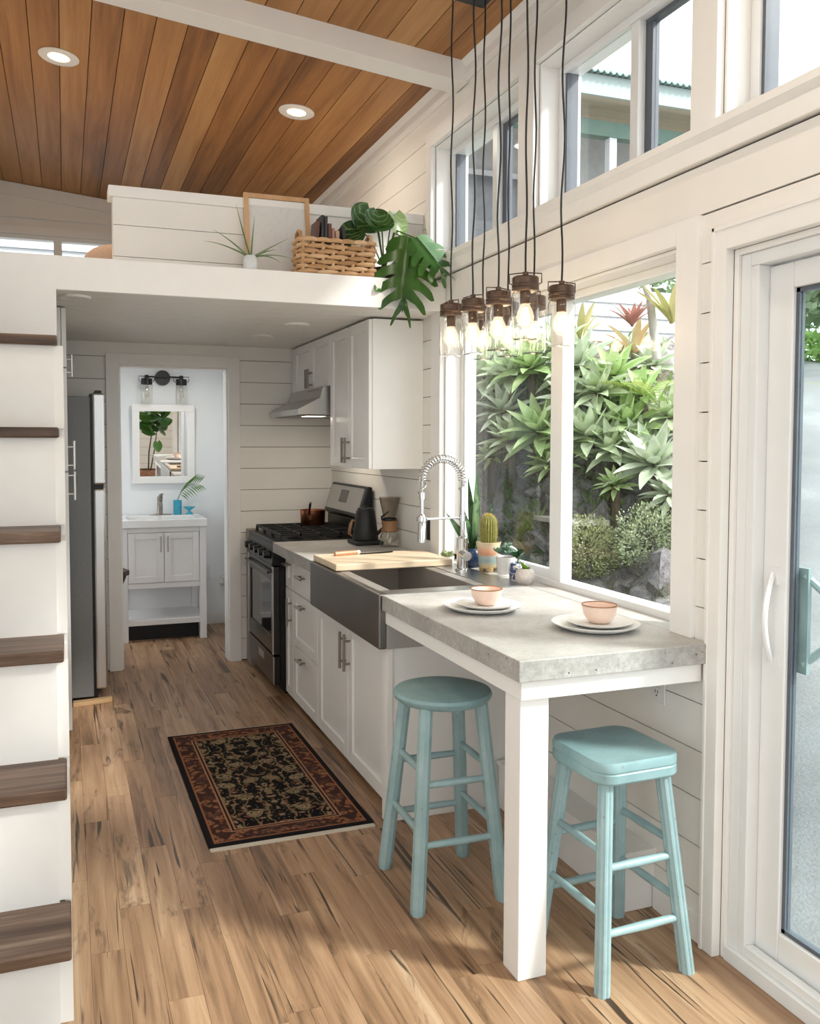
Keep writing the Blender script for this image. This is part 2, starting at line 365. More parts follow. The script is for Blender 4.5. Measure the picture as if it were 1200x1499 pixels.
# right wall: solid behind, with openings
OPEN = [(-.62, 2.03, 0, 2.055), (2.25, 4.05, .885, 2.11), (3.26, 4.175, 2.43, 3.005), (2.195, 3.135, 2.43, 3.005), (1.13, 2.085, 2.43, 3.005), (.05, 1.01, 2.43, 3.005)]
def cut_rects(y0, y1, z0, z1, holes):
    ys = sorted({y0, y1, *[min(max(h[i], y0), y1) for h in holes for i in (0, 1)]}); zs = sorted({z0, z1, *[min(max(h[i], z0), z1) for h in holes for i in (2, 3)]})
    out = []
    for b in range(len(zs)-1):
        run = None
        for a in range(len(ys)-1):
            cy, cz = (ys[a]+ys[a+1])/2, (zs[b]+zs[b+1])/2
            solid = not any(h[0] < cy < h[1] and h[2] < cz < h[3] for h in holes)
            if solid: run = [run[0], ys[a+1]] if run else [ys[a], ys[a+1]]
            if run and (not solid or a == len(ys)-2): out.append((run[0], run[1], zs[b], zs[b+1])); run = None
    return out
m = M()
for r in cut_rects(YN, YF+.1, -.12, 3.36, OPEN): m.box(XR, XR+.16, *r)
wr = struct('wall_right', m, GAP, 'white shiplap wall with the big garden window and high windows', 'wall')
def boards(parent, holes, a0, a1, z_ref, step, zmin, zmax, put, gap=.0035, mingap=.02):
    k0 = math.ceil((zmin-z_ref)/step)-1
    k = k0
    while z_ref + k*step < zmax:
        lo, hi = max(zmin, z_ref+k*step+gap/2), min(zmax, z_ref+(k+1)*step-gap/2); k += 1
        if hi-lo < .006: continue
        for r in cut_rects(a0, a1, lo, hi, holes):
            if r[1]-r[0] > mingap and r[3]-r[2] > .004: put(*r)
trimholes = [(-.7, 2.086, 0, 2.125), (2.15, 4.17, .86, 2.178), (.0, 4.24, 2.33, 3.08), (LOFT_Y+.01, 6.009, 2.16, 2.29)]
boards(wr, trimholes, YN, YF, 2.182, .1455, .012, 3.252, lambda a, b, c, d: piece('board', wr, FACE, XR-.001, a, b, c, d, SHIP))
# window and door trim on the right wall
m = M()
m.box(1.762, XR, 2.15, 2.25, .921, 2.18); m.box(1.762, XR, 4.05, 4.165, .921, 2.18); m.box(1.762, XR, 2.25, 4.05, 2.11, 2.18)
m.box(1.79, 1.876, 2.25, 2.262, .945, 2.11); m.box(1.79, 1.876, 4.038, 4.05, .945, 2.11); m.box(1.79, 1.876, 2.262, 4.038, 2.098, 2.11)
struct('trim_1', m, TRIM, 'flat white casing around the big garden window', 'trim', bevel=.002)
m = M(); m.box(1.758, XR, -.1, 4.24, 2.333, 2.43); m.box(1.745, XR+.06, -.1, 4.24, 2.405, 2.43)
m.prism([(1.745, 2.405), (1.758, 2.385), (1.758, 2.405)], 'y', -.1, 4.24)
m.box(1.762, XR, -.1, 4.24, 3.005, 3.08)
for a, b in ((4.175, 4.24), (3.135, 3.26), (2.085, 2.195), (1.01, 1.13), (-.03, .05)): m.box(1.762, XR, a, b, 2.43, 3.005)
for (a, b, c, d) in OPEN[2:]:
    m.box(1.79, 1.875, a, a+.012, c, d); m.box(1.79, 1.875, b-.012, b, c, d); m.box(1.79, 1.875, a+.012, b-.012, d-.012, d)
struct('trim_2', m, TRIM, 'white sill ledge, posts and head casing of the high windows', 'trim', bevel=.002)
m = M(); m.box(1.760, XR, 2.03, 2.086, 0, 2.125); m.box(1.760, XR, -.69, 2.03, 2.055, 2.125); m.box(1.760, XR, -.69, -.62, 0, 2.055)
m.box(1.756, 1.762, 2.074, 2.086, 0, 2.125); m.box(1.756, 1.762, -.69, 2.086, 2.112, 2.125)
m.box(1.79, 1.96, 2.012, 2.03, 0, 2.055); m.box(1.79, 1.88, -.62, 2.012, 2.037, 2.055)
struct('trim_3', m, TRIM, 'white casing around the sliding glass door', 'trim', bevel=.002)
m = M(); m.prism([(1.735, 3.262), (1.778, 3.255), (1.778, 3.175), (1.764, 3.175), (1.758, 3.2), (1.758, 3.235)], 'y', YN, YF)
struct('trim_4', m, TRIM, 'white board running under the cedar ceiling along the window wall', 'trim')
m = M(); m.box(1.768, FACE, 2.088, 2.318, 0, .09); struct('baseboard_right', m, TRIM, 'short white baseboard between the glass door and the boxed ledge', 'baseboard', bevel=.002)
m = M(); m.box(1.665, 1.784, 2.325, 3.2, 0, .195); m.box(1.655, 1.784, 2.318, 3.2, .18, .197)
struct('wheel_well_box', m, WHITE, 'low white boxed ledge along the wall under the bar table', 'ledge', bevel=.003)

# main garden window
w = thing('window_1', 'big white garden window with one fixed pane and one slider', 'window', (1.89, 3.15, .921), kind='structure')
m = M(); a, b, c, d = 2.262, 4.038, .886, 2.098
m.box(1.872, 1.95, a, b, c, .947); m.box(1.872, 1.95, a, b, d-.03, d); m.box(1.872, 1.95, a, a+.035, .947, d-.03); m.box(1.872, 1.95, b-.018, b, .947, d-.03)
build('frame', m, VINYL, w, bevel=.003)
build('mullion', M().box(1.872, 1.925, 3.075, 3.165, .947, d-.03), VINYL, w, bevel=.003)
m = M(); m.box(1.88, 1.91, 3.165, b-.018, .947, .985); m.box(1.88, 1.91, 3.165, b-.018, d-.06, d-.03); m.box(1.88, 1.91, b-.034, b-.018, .985, d-.06)
build('sash', m, VINYL, w, bevel=.002)
build('pane', M().box(1.894, 1.898, a+.035, 3.075, .947, d-.03), GLASS, w)
build('pane', M().box(1.894, 1.898, 3.165, b-.034, .985, d-.06), GLASS, w)
# clerestory windows
hi_lab = ['high sliding window above the hanging monstera', 'high sliding window showing the neighbour\'s corrugated roof', 'high sliding window above the glass door, next to the post', 'high sliding window at the living end of the wall']
SEAL = plain('dark_window_seal', (.10, .115, .14), .4, var=.1, bmp=0)
for i, (a, b, c, d) in enumerate(OPEN[2:]):
    a += .012; b -= .012; d -= .012
    w = thing('window_%d' % (i+2), hi_lab[i], 'window', (1.9, (a+b)/2, c), kind='structure')
    m = M(); m.box(1.87, 1.95, a, b, c, c+.03); m.box(1.87, 1.95, a, b, d-.03, d); m.box(1.87, 1.95, a, a+.03, c+.03, d-.03); m.box(1.87, 1.95, b-.035, b, c+.03, d-.03)
    build('frame', m, VINYL, w, bevel=.002)
    mid = a + (b-a)*.44
    build('mullion', M().box(1.875, 1.905, mid, mid+.045, c+.03, d-.03), VINYL, w, bevel=.002)
    m = M(); m.box(1.907, 1.935, mid-.035, mid+.005, c+.03, d-.03); m.box(1.905, 1.935, a+.03, mid, d-.045, d-.03); m.box(1.88, 1.93, b-.047, b-.035, c+.03, d-.03)
    build('seal', m, SEAL, w)
    build('pane', M().box(1.888, 1.892, mid+.045, b-.047, c+.03, d-.03), GLASS, w)
    build('pane', M().box(1.918, 1.922, a+.03, mid-.035, c+.03, d-.045), GLASS, w)
# sliding glass door
w = thing('door_1', 'white sliding glass door with curved pull handle, onto the driveway', 'door', (1.9, .7, 0), kind='structure')
m = M(); m.box(1.80, 1.98, 1.975, 2.012, .03, 2.037); m.box(1.785, 1.98, -.62, 2.012, 0, .045); m.box(1.80, 1.98, -.62, 1.975, 2.0, 2.037); m.box(1.80, 1.98, -.62, -.58, .045, 2.0)
m.box(1.80, 1.83, -.58, 1.9449, .045, .075); m.box(1.80, 1.8799, 1.9451, 1.9749, .0451, 1.9999)
build('door_frame', m, VINYL, w, bevel=.003)
DP = thing
def slider(y0, y1, x0, x1, hand):
    m = M(); m.box(x0, x1, y0, y0+.085, .05, 1.995); m.box(x0, x1, y1-.085, y1, .05, 1.995); m.box(x0, x1, y0+.085, y1-.085, .05, .15); m.box(x0, x1, y0+.085, y1-.085, 1.925, 1.995)
    p = build('door_panel', m, VINYL, w, bevel=.004)
    m = M(); e = .012
    m.box(x0+.012, x1-.008, y1-.085-e, y1-.085, .15, 1.925); m.box(x0+.012, x1-.008, y0+.085, y0+.085+e, .15, 1.925); m.box(x0+.012, x1-.008, y0+.085, y1-.085, .15, .15+e); m.box(x0+.012, x1-.008, y0+.085, y1-.085, 1.925-e, 1.925)
    build('seal', m, SEAL, p)
    build('pane', M().box((x0+x1)/2-.003, (x0+x1)/2+.003, y0+.085+e, y1-.085-e, .15+e, 1.925-e), DOORGL, p)
    if hand:
        yc = y1-.042; pts = []
        for i in range(13):
            q = i/12; pts.append((x0-.006-.045*math.sin(math.pi*q), yc-.02*math.sin(math.pi*q), .905+.245*q))
        m = M().tube(pts, [.011]*13, 8, .8); m.box(x0-.006, x0, yc-.02, yc+.02, .88, .93); m.box(x0-.006, x0, yc-.02, yc+.02, 1.12, 1.17)
        build('handle', m, VINYL, p, smooth=40)
        pts = [(x1+.006+.06*math.sin(math.pi*i/12), yc-.06-.07*math.sin(math.pi*i/12), .905+.245*i/12) for i in range(13)]
        m = M().tube(pts, [.014]*13, 8, .8); m.box(x1, x1+.012, yc-.08, yc, .88, 1.17)
        build('outer_handle', m, plain('grey_green_plastic', (.24, .31, .32), .4, bmp=0), p, smooth=40)
slider(.70, 1.945, 1.838, 1.878, True); slider(-.58, .76, 1.895, 1.935, False)

# far wall: loft gable above, bathroom wall below
m = M()
def fw_rects(x0, x1, z0, z1, holes): return cut_rects(x0, x1, z0, z1, holes)
LW = (-.56, .75, 2.62, 3.085)
for r in fw_rects(XL-.1, XR+.1, -.12, 3.42, [LW]): m.box(r[0], r[1], YF, YF+.12, r[2], r[3])
m.prism([(XL-.1, 3.42), (XR+.1, 3.42), (XR+.1, 3.42), (XL-.1, 3.55)], 'y', YF, YF+.12)
wf = struct('wall_far', m, BATHW, 'far wall: pale blue plaster in the bathroom, white boards up in the loft', 'wall')
boards(wf, [(LW[0]-.06, LW[1]+.06, LW[2]-.06, LW[3]+.06)], XL, XR, 2.182, .1455, LOFT_Z, 3.48, lambda a, b, c, d: piece('board', wf, a, b, YF-.012, YF-.001, c, d, SHIP) if c < 3.2 else None)
m = M(); m.prism([(XL, 3.21), (XR-.01, 3.21), (XR-.01, roof(XR-.01)-.003), (XL, roof(XL)-.003)], 'y', YF-.012, YF-.001); build('board', m, SHIP, wf)
m = M(); m.prism([(XL, roof(XL)-.10), (XR-.01, roof(XR)-.10), (XR-.01, roof(XR)-.004), (XL, roof(XL)-.004)], 'y', YF-.03, YF-.013); build('board', m, TRIM, wf)
w = thing('window_6', 'low wide two-pane window in the loft gable', 'window', (.1, YF, LW[2]), kind='structure')
m = M(); a, b, c, d = LW
m.box(a-.06, a, YF-.025, YF-.012, c-.06, d+.06); m.box(b, b+.06, YF-.025, YF-.012, c-.06, d+.06); m.box(a, b, YF-.025, YF-.012, d, d+.06); m.box(a, b, YF-.025, YF-.012, c-.06, c)
m.box(a, b, YF, YF+.08, c, c+.03); m.box(a, b, YF, YF+.08, d-.03, d); m.box(a, a+.03, YF, YF+.08, c+.03, d-.03); m.box(b-.03, b, YF, YF+.08, c+.03, d-.03)
build('frame', m, TRIM, w); build('mullion', M().box(-.06, .0, YF+.01, YF+.07, c+.03, d-.03), TRIM, w)
build('pane', M().box(a+.03, -.06, YF+.038, YF+.042, c+.03, d-.03), GLASS, w); build('pane', M().box(0, b-.03, YF+.038, YF+.042, c+.03, d-.03), GLASS, w)

# kitchen end wall with bathroom doorway
DO = (.328, 1.052, -.01, 2.02)
m = M()
for r in cut_rects(XL, XR, 0, SOF_Z, [DO]): m.box(r[0], r[1], END_Y, END_Y+.10, r[2], r[3])
we = struct('wall_end', m, GAP, 'white shiplap end wall of the kitchen around the bathroom doorway', 'wall')
boards(we, [(.253, 1.123, -.1, 2.085)], XL, XR-.012, 2.064, .147, .0, SOF_Z, lambda a, b, c, d: piece('board', we, a, b, END_Y-.012, END_Y-.001, c, d, SHIP))
build('plaster', M().box(XL, DO[0], END_Y+.1, END_Y+.106, 0, SOF_Z).box(DO[1], XR, END_Y+.1, END_Y+.106, 0, SOF_Z).box(DO[0], DO[1], END_Y+.1, END_Y+.106, DO[3], SOF_Z), BATHW, we)
m = M(); y0 = END_Y-.030
m.box(.253, .335, y0, END_Y, 0, 2.085); m.box(1.045, 1.123, y0, END_Y, 0, 2.085); m.box(.335, 1.045, y0, END_Y, 2.012, 2.085)
m.box(.328, .345, END_Y, END_Y+.125, 0, 2.012); m.box(1.035, 1.052, END_Y, END_Y+.125, 0, 2.012); m.box(.345, 1.035, END_Y, END_Y+.125, 2.0, 2.02)
struct('trim_5', m, TRIM, 'white casing around the bathroom doorway', 'trim', bevel=.002)
m = M(); m.box(1.243, 1.343, END_Y+.106, YF, 0, SOF_Z); struct('wall_bathroom', m, BATHW, 'pale blue side wall of the bathroom', 'wall')
m = M(); m.box(1.0, 1.243, YF-.014, YF, 0, .095); m.box(.2, 1.0, YF-.014, YF, 0, .095); struct('baseboard_far', m, TRIM, 'white baseboard at the back of the bathroom', 'baseboard', bevel=.002)

# left wall (mostly hidden) with unseen windows added or enlarged for light
LO = [(-.9, 1.4, .8, 2.1), (6.16, 7.26, .5, 2.1), (1.9, 3.7, 2.45, 3.1)]
m = M()
for r in cut_rects(YN, YF+.1, -.12, 3.5, LO): m.box(XL-.14, XL, *r)
wl = struct('wall_left', m, GAP, 'white shiplap wall on the stair side', 'wall')
boards(wl, LO, YN, YF, 2.182, .1455, 0, 3.48, lambda a, b, c, d: piece('board', wl, XL+.001, XL+.012, a, b, c, d, SHIP))
for i, (a, b, c, d) in enumerate(LO):
    w = thing('window_%d' % (i+7), ['wide window in the stair-side wall of the living area', 'bathroom window in the stair-side wall', 'high window in the stair-side wall above the treads'][i], 'window', (XL-.07, (a+b)/2, c), kind='structure')
    m = M(); m.box(XL-.14, XL+.02, a-.04, b+.04, c-.04, c); m.box(XL-.14, XL+.02, a-.04, b+.04, d, d+.04); m.box(XL-.14, XL+.02, a-.04, a, c, d); m.box(XL-.14, XL+.02, b, b+.04, c, d)
    m.box(XL-.09, XL-.05, (a+b)/2-.025, (a+b)/2+.025, c, d)
    build('frame', m, VINYL, w); build('pane', M().box(XL-.072, XL-.068, a, (a+b)/2-.025, c, d), GLASS, w); build('pane', M().box(XL-.072, XL-.068, (a+b)/2+.025, b, c, d), GLASS, w)
# rear wall, behind the camera: door seen in the mirror, transom added for light
RO = [(-.55, 1.06, .0, 2.2), (-.55, 1.65, 2.38, 3.16)]
m = M()
for r in cut_rects(XL-.1, XR+.1, -.12, 3.36, RO): m.box(r[0], r[1], YN-.14, YN, r[2], r[3])
wk = struct('wall_rear', m, GAP, 'white shiplap wall of the living area reflected in the bathroom mirror', 'wall')
boards(wk, RO, XL, XR, 2.182, .1455, 0, 3.24, lambda a, b, c, d: piece('board', wk, a, b, YN+.001, YN+.012, c, d, SHIP))
m = M(); m.prism([(XL, 3.24), (XR, 3.24), (XR, roof(XR)), (XL, roof(XL))], 'y', YN-.1, YN+.012); build('board', m, SHIP, wk)
w = thing('door_2', 'glazed garden door in the living area wall, bright in the mirror', 'door', (.28, YN, 0), kind='structure')
m = M(); a, b, c, d = RO[0]
m.box(a-.07, a, YN-.05, YN+.025, 0, d+.07); m.box(b, b+.07, YN-.05, YN+.025, 0, d+.07); m.box(a, b, YN-.05, YN+.025, d, d+.07)
for q0, q1 in ((a, .265), (.305, b)): m.box(q0, q0+.06, YN-.08, YN-.03, 0, d); m.box(q1-.06, q1, YN-.08, YN-.03, 0, d); m.box(q0, q1, YN-.08, YN-.03, 0, .12); m.box(q0, q1, YN-.08, YN-.03, d-.06, d)
build('door_frame', m, VINYL, w)
for q0, q1 in ((a, .265), (.305, b)): build('pane', M().box(q0+.06, q1-.06, YN-.057, YN-.053, .12, d-.06), GLASS, w)
w = thing('window_10', 'high transom window over the garden door', 'window', (.5, YN, 2.35), kind='structure')
m = M(); a, b, c, d = RO[1]; m.box(a-.05, b+.05, YN-.08, YN+.025, c-.05, c); m.box(a-.05, b+.05, YN-.08, YN+.025, d, d+.05); m.box(a-.05, a, YN-.08, YN+.025, c, d); m.box(b, b+.05, YN-.08, YN+.025, c, d)
build('frame', m, VINYL, w); build('pane', M().box(a, b, YN-.057, YN-.053, c, d), GLASS, w)

# sloping cedar ceiling
m = M(); m.prism([(XL-.15, roof(XL-.15)+.012), (XR+.2, roof(XR+.2)+.012), (XR+.2, roof(XR+.2)+.16), (XL-.15, roof(XL-.15)+.16)], 'y', YN-.4, YF+.5)
ce = struct('ceiling', m, GAP, 'sloping cedar plank ceiling over the loft and window wall', 'ceiling')
pw = .1365; pm = {}
for i in range(19):
    x1 = 1.776 - i*pw; x0 = max(x1-pw+.004, XL)
    if x1 < XL+.01: break
    for (y0, y1) in ((YN, 3.80), (3.801, YF-.013)):
        m = M(); m.prism([(x0, roof(x0)), (x1, roof(x1)), (x1, roof(x1)+.014), (x0, roof(x0)+.014)], 'y', y0, y1)
        k = (round(y1-y0, 3), round(x1-x0, 4))
        o = build('plank', m, CEDAR, ce)
        c = Vector((x0, y0, 0)); me = o.data
        me.transform(Matrix.Translation(-Vector((x0, y0, 0)) + rootloc(ce))); o.location = Vector((x0, y0, 0)) - rootloc(ce)
m = M(); m.prism([(XL, roof(XL)-.096), (1.768, roof(1.768)-.096), (1.768, roof(1.768)+.003), (XL, roof(XL)+.003)], 'y', 3.758, 3.898)
struct('trim_6', m, TRIM, 'white painted beam crossing the cedar ceiling', 'beam', bevel=.003)

# loft: floor, fascia, soffit boards, half wall
m = M(); m.box(XL, FACE-.001, LOFT_Y+.04, YF-.013, SOF_Z+.012, LOFT_Z)
lf = struct('loft_floor', m, WHITE, 'white loft floor slab with boarded underside over the kitchen', 'loft')
build('backing', M().box(XL, FACE-.02, LOFT_Y+.045, END_Y, SOF_Z+.0035, SOF_Z+.0118), plain('soffit_groove', (.30, .27, .23), .8, bmp=0), lf)
sw = .142
for i in range(30):
    y0 = LOFT_Y+.04+i*sw
    if y0 > YF-.1: break
    y1 = min(y0+sw-.006, YF)
    if y0 < END_Y < y1: y1 = END_Y
    piece('board', lf, XL, XR-.013, y0, y1, SOF_Z, SOF_Z+.011, SHIP)
struct('trim_7', M().prism([(XL+.013, 1.862), (-.026, 1.862), (-.026, SOF_Z-.002), (FACE-.001, SOF_Z-.002), (FACE-.001, LOFT_Z+.001), (XL+.013, LOFT_Z+.001)], 'y', LOFT_Y, LOFT_Y+.04), TRIM, 'plain white fascia board along the loft edge', 'fascia', bevel=.003)
hw = thing('wall_loft', 'white boarded half wall standing along the loft edge behind the plants', 'wall', (1.0, 4.32, LOFT_Z), kind='structure')
build('cap', M().box(.205, FACE-.001, 4.30, 4.43, 2.645, 2.695), TRIM, hw, bevel=.003)
for z0, z1 in ((LOFT_Z, 2.372), (2.375, 2.517), (2.520, 2.645)): build('board', M().box(.226, FACE-.001, 4.315, 4.327, z0, z1), SHIP, hw)
build('core', M().box(.224, FACE-.001, 4.327, 4.42, LOFT_Z, 2.645), TRIM, hw)
# portals help the sky light through the openings
portal((1.96, 3.15, 1.5), (0, R(90), 0), 1.1, 1.75)
for a, b, c, d in OPEN[2:]: portal((1.96, (a+b)/2, (c+d)/2), (0, R(90), 0), d-c, b-a)
portal((1.99, .7, 1.03), (0, R(90), 0), 1.95, 2.6)
for a, b, c, d in LO: portal((XL-.15, (a+b)/2, (c+d)/2), (0, R(-90), 0), d-c, b-a)
for a, b, c, d in RO: portal(((a+b)/2, YN-.15, (c+d)/2), (R(90), 0, 0), b-a, d-c)
portal((.1, YF+.13, 2.85), (R(-90), 0, 0), 1.25, .42)
# ---------------------------------------------------------------- staircase
RISE, RUN, SY1, SZ1 = .335, .215, 2.325, .219
st = thing('staircase', 'white boxed stairs with dark stained treads climbing to the loft', 'stairs', (-.3, 2.9, 0))
for k in range(6):
    z1 = SZ1 + k*RISE if k < 6 else SOF_Z-.003
    z0 = 0 if k == 0 else SZ1 + (k-1)*RISE
    yr = SY1 + .03 + k*RUN if k < 6 else LOFT_Y
    build('riser', M().box(XL+.013, -.034, yr, yr+.018, z0, z1-(.034 if k < 6 else 0)), WHITE, st)
    build('corner_trim', M().box(-.034, -.002, yr+.012, yr+.03, z0, z1-(.034 if k < 6 else 0)), TRIM, st)
    if k < 6:
        ye = SY1 + (k+1)*RUN + .04 if k < 5 else LOFT_Y-.02
        xr = (-.004, -.010, -.013, -.018, -.020, -.022)[k]
        build('tread', M().box(XL+.013, xr, SY1+k*RUN, ye, z1-.036, z1), WALNUT, st, bevel=.006)
        if k < 5 or True:
            ye2 = SY1+.03+(k+1)*RUN if k < 5 else LOFT_Y-.02
            build('side_panel', M().box(-.020, -.003, yr+.03, ye2+.03, .0, z1-.036), WHITE, st)
# ---------------------------------------------------------------- pulls and shaker fronts (faces point towards -X)
def bar_pull(p, x, y, z, L, vert, parent, off=.03, r=.0072, mat=NICKEL):
    m = M()
    d = (0, 0, 1) if vert else (0, 1, 0)
    a = Vector((x-off, y, z)); dv = Vector(d)
    m.tube([a-dv*L/2, a+dv*L/2], r, 8)
    for s in (-1, 1):
        q = a + dv*(s*L*.31); m.tube([q, q+Vector((off, 0, 0))], r*.8, 8)
    return build(p, m, mat, parent, smooth=40)
def shaker(name, parent, x, y0, y1, z0, z1, mat=CABW, rail=.055, pull=None, t=.02, sgn=1, prof=True):
    """front face at x, looking -X (sgn=1) """
    m = M(); xb = x+t
    if prof and z1-z0 > 3*rail:
        m.box(x, xb, y0, y0+rail, z0, z1); m.box(x, xb, y1-rail, y1, z0, z1); m.box(x, xb, y0+rail, y1-rail, z0, z0+rail); m.box(x, xb, y0+rail, y1-rail, z1-rail, z1)
        m.box(x+.009, xb, y0+rail, y1-rail, z0+rail, z1-rail)
    else: m.box(x, xb, y0, y1, z0, z1)
    o = build(name, m, mat, parent, bevel=.002, seg=1)
    if pull: bar_pull('handle', x, pull[0], pull[1], pull[2], pull[3], o)
    return o
CF, CB = 1.215, FACE-.012       # door faces and cabinet backs
# narrow unit beside the range
c = thing('base_cabinet', 'narrow white base cabinet with one drawer, beside the range', 'cabinet', (1.5, 4.98, 0), 'white base cabinets of the kitchen run')
build('carcass', M().box(CF+.02, CB, 4.882, 5.062, .09, .858).box(CF+.07, CB, 4.882, 5.062, 0, .09), CABW, c)
shaker('drawer', c, CF, 4.886, 5.060, .658, .852, pull=(4.973, .80, .11, False))
shaker('door', c, CF, 4.886, 5.060, .03, .652, rail=.05, pull=(4.915, .53, .16, True))
# three-drawer unit
c = thing('base_cabinet', 'white three-drawer base cabinet between narrow unit and farmhouse sink', 'cabinet', (1.5, 4.62, 0), 'white base cabinets of the kitchen run')
build('carcass', M().box(CF+.02, CB, 4.364, 4.878, .09, .858).box(CF+.07, CB, 4.364, 4.878, 0, .09), CABW, c)
shaker('drawer', c, CF, 4.368, 4.876, .658, .852, pull=(4.66, .765, .13, False), prof=False)
shaker('drawer', c, CF, 4.368, 4.876, .350, .652, pull=(4.66, .60, .13, False))
shaker('drawer', c, CF, 4.368, 4.876, .03, .344, pull=(4.66, .30, .13, False))
# sink cabinet
c = thing('sink_cabinet', 'white two-door cabinet under the farmhouse sink', 'cabinet', (1.5, 3.8, 0), 'white base cabinets of the kitchen run')
build('carcass', M().box(CF+.02, CB, 3.262, 4.360, .09, .688).box(CF+.07, CB, 3.262, 4.360, 0, .09).box(CF+.02, CB, 4.205, 4.360, .688, .858).box(CF+.005, CF+.02, 3.262, 4.36, .67, .70), CABW, c)
shaker('door', c, CF, 3.842, 4.358, .03, .672, rail=.06, pull=(3.872, .545, .17, True))
shaker('door', c, CF, 3.268, 3.838, .03, .672, rail=.06, pull=(3.808, .545, .17, True))
m = M(); m.box(1.175, CF+.02, 3.222, 3.262, 0, .70); m.box(1.200, 1.76, 3.222, 3.258, .0, .69)
m.box(1.175, 1.20, 3.205, 3.222, 0, .855); m.box(1.20, 1.765, 3.205, 3.222, .80, .855); m.box(1.20, 1.76, 3.214, 3.222, 0, .80)
build('end_panel', m, CABW, c, bevel=.002)
# concrete worktop beside the sink
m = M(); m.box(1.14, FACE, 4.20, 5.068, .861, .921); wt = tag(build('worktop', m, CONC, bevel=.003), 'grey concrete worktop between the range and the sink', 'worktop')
m = M(); m.box(FACE-.001, 1.871, 2.252, 4.048, .887, .921)
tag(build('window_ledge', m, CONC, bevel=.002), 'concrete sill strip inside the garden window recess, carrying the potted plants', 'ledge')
m = M(); m.box(1.632, FACE-.002, 3.20, 4.198, .861, .9205)
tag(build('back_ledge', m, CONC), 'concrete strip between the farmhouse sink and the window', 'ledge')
# farmhouse sink
s = thing('farmhouse_sink', 'dark stainless farmhouse sink with tall apron front', 'sink', (1.38, 3.7, .70))
m = M(); m.box(1.13, 1.162, 3.175, 4.195, .705, .922); build('apron', m, SINKST, s, bevel=.006)
m = M(); m.box(1.162, 1.63, 3.175, 3.25, .705, .921); m.box(1.162, 1.63, 4.15, 4.195, .705, .921); m.box(1.58, 1.63, 3.25, 4.15, .705, .921); m.box(1.162, 1.21, 3.25, 4.15, .705, .921); m.box(1.21, 1.58, 3.25, 4.15, .705, .72)
build('basin', m, BASIN, s, bevel=.002)
build('rim', M().box(1.63, 1.765, 3.172, 4.195, .921, .9235).box(1.162, 1.63, 3.172, 3.252, .921, .923), STEEL, s)
build('drain', M().lathe((1.40, 3.55, .72), [(.045, 0), (.045, .003), (.03, .002), (.03, .001), (.001, .001)], 20), CHROME, s, smooth=40)
# bar table
b = thing('bar_table', 'concrete topped bar table on one square white leg, joining the sink', 'table', (1.45, 2.6, 0))
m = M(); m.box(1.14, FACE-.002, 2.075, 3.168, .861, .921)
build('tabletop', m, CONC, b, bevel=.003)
m = M(); m.box(1.158, FACE-.02, 2.095, 2.115, .805, .861); m.box(1.158, 1.178, 2.115, 3.20, .805, .861)
build('apron', m, TRIM, b, bevel=.002)
build('leg', M().box(1.168, 1.258, 2.118, 2.208, 0, .861), TRIM, b, bevel=.003)
# ---------------------------------------------------------------- upper cabinets and hood
UF = 1.475
LENS_H = emit('hood_lens', (1, .88, .70), 3.0)  # lens of the hood lamp that is added as fill
c = thing('wall_cabinet', 'tall white wall cabinet with a plain end panel, beside the window', 'cabinet', (1.62, 4.65, 1.37), 'white wall cabinets')
build('carcass', M().box(UF+.021, FACE-.001, 4.303, 5.005, 1.37, 2.145), CABW, c)
shaker('door', c, UF, 4.305, 4.652, 1.37, 2.143, rail=.055, pull=(4.625, 1.465, .14, True))
shaker('door', c, UF, 4.656, 5.003, 1.37, 2.143, rail=.055, pull=(4.683, 1.465, .14, True))
c = thing('wall_cabinet', 'short white wall cabinet above the range hood', 'cabinet', (1.62, 5.45, 1.84), 'white wall cabinets')
build('carcass', M().box(UF+.021, FACE-.001, 5.009, 5.86, 1.845, 2.145), CABW, c)
shaker('door', c, UF, 5.011, 5.434, 1.845, 2.143, rail=.05, pull=(5.408, 1.91, .12, True))
shaker('door', c, UF, 5.438, 5.858, 1.845, 2.143, rail=.05, pull=(5.464, 1.91, .12, True))
build('filler', M().box(UF+.012, UF+.03, 5.862, 5.99, 1.83, 2.145), TRIM, c)
h = thing('range_hood', 'slim stainless range hood under the short cabinet', 'hood', (1.55, 5.45, 1.68))
m = M(); m.prism([(1.29, 1.672), (FACE-.001, 1.672), (FACE-.001, 1.843), (1.445, 1.843), (1.425, 1.775), (1.29, 1.705)], 'y', 5.05, 5.83)
build('shell', m, STEEL, h, bevel=.003)
m = M()
for i in range(5): m.box(1.4395, 1.449, 5.12+i*.055, 5.16+i*.055, 1.795, 1.828)
build('vent_slots', m, BLACK, h)
hl = bpy.data.lights.new('hood_lamp', 'AREA'); hl.size = .12; hl.energy = 1.5; hl.color = (1, .86, .68); ho = bpy.data.objects.new('hood_lamp', hl); COL.objects.link(ho); ho.parent = h; ho.location = (-.1, -.2, -.02)  # lamp added under the hood to brighten the kitchen
build('lamp_lens', M().box(1.38, 1.50, 5.19, 5.31, 1.6665, 1.668), LENS_H, h)
build('filter', M().box(1.33, 1.74, 5.10, 5.78, 1.668, 1.673), DKSTEEL, h)
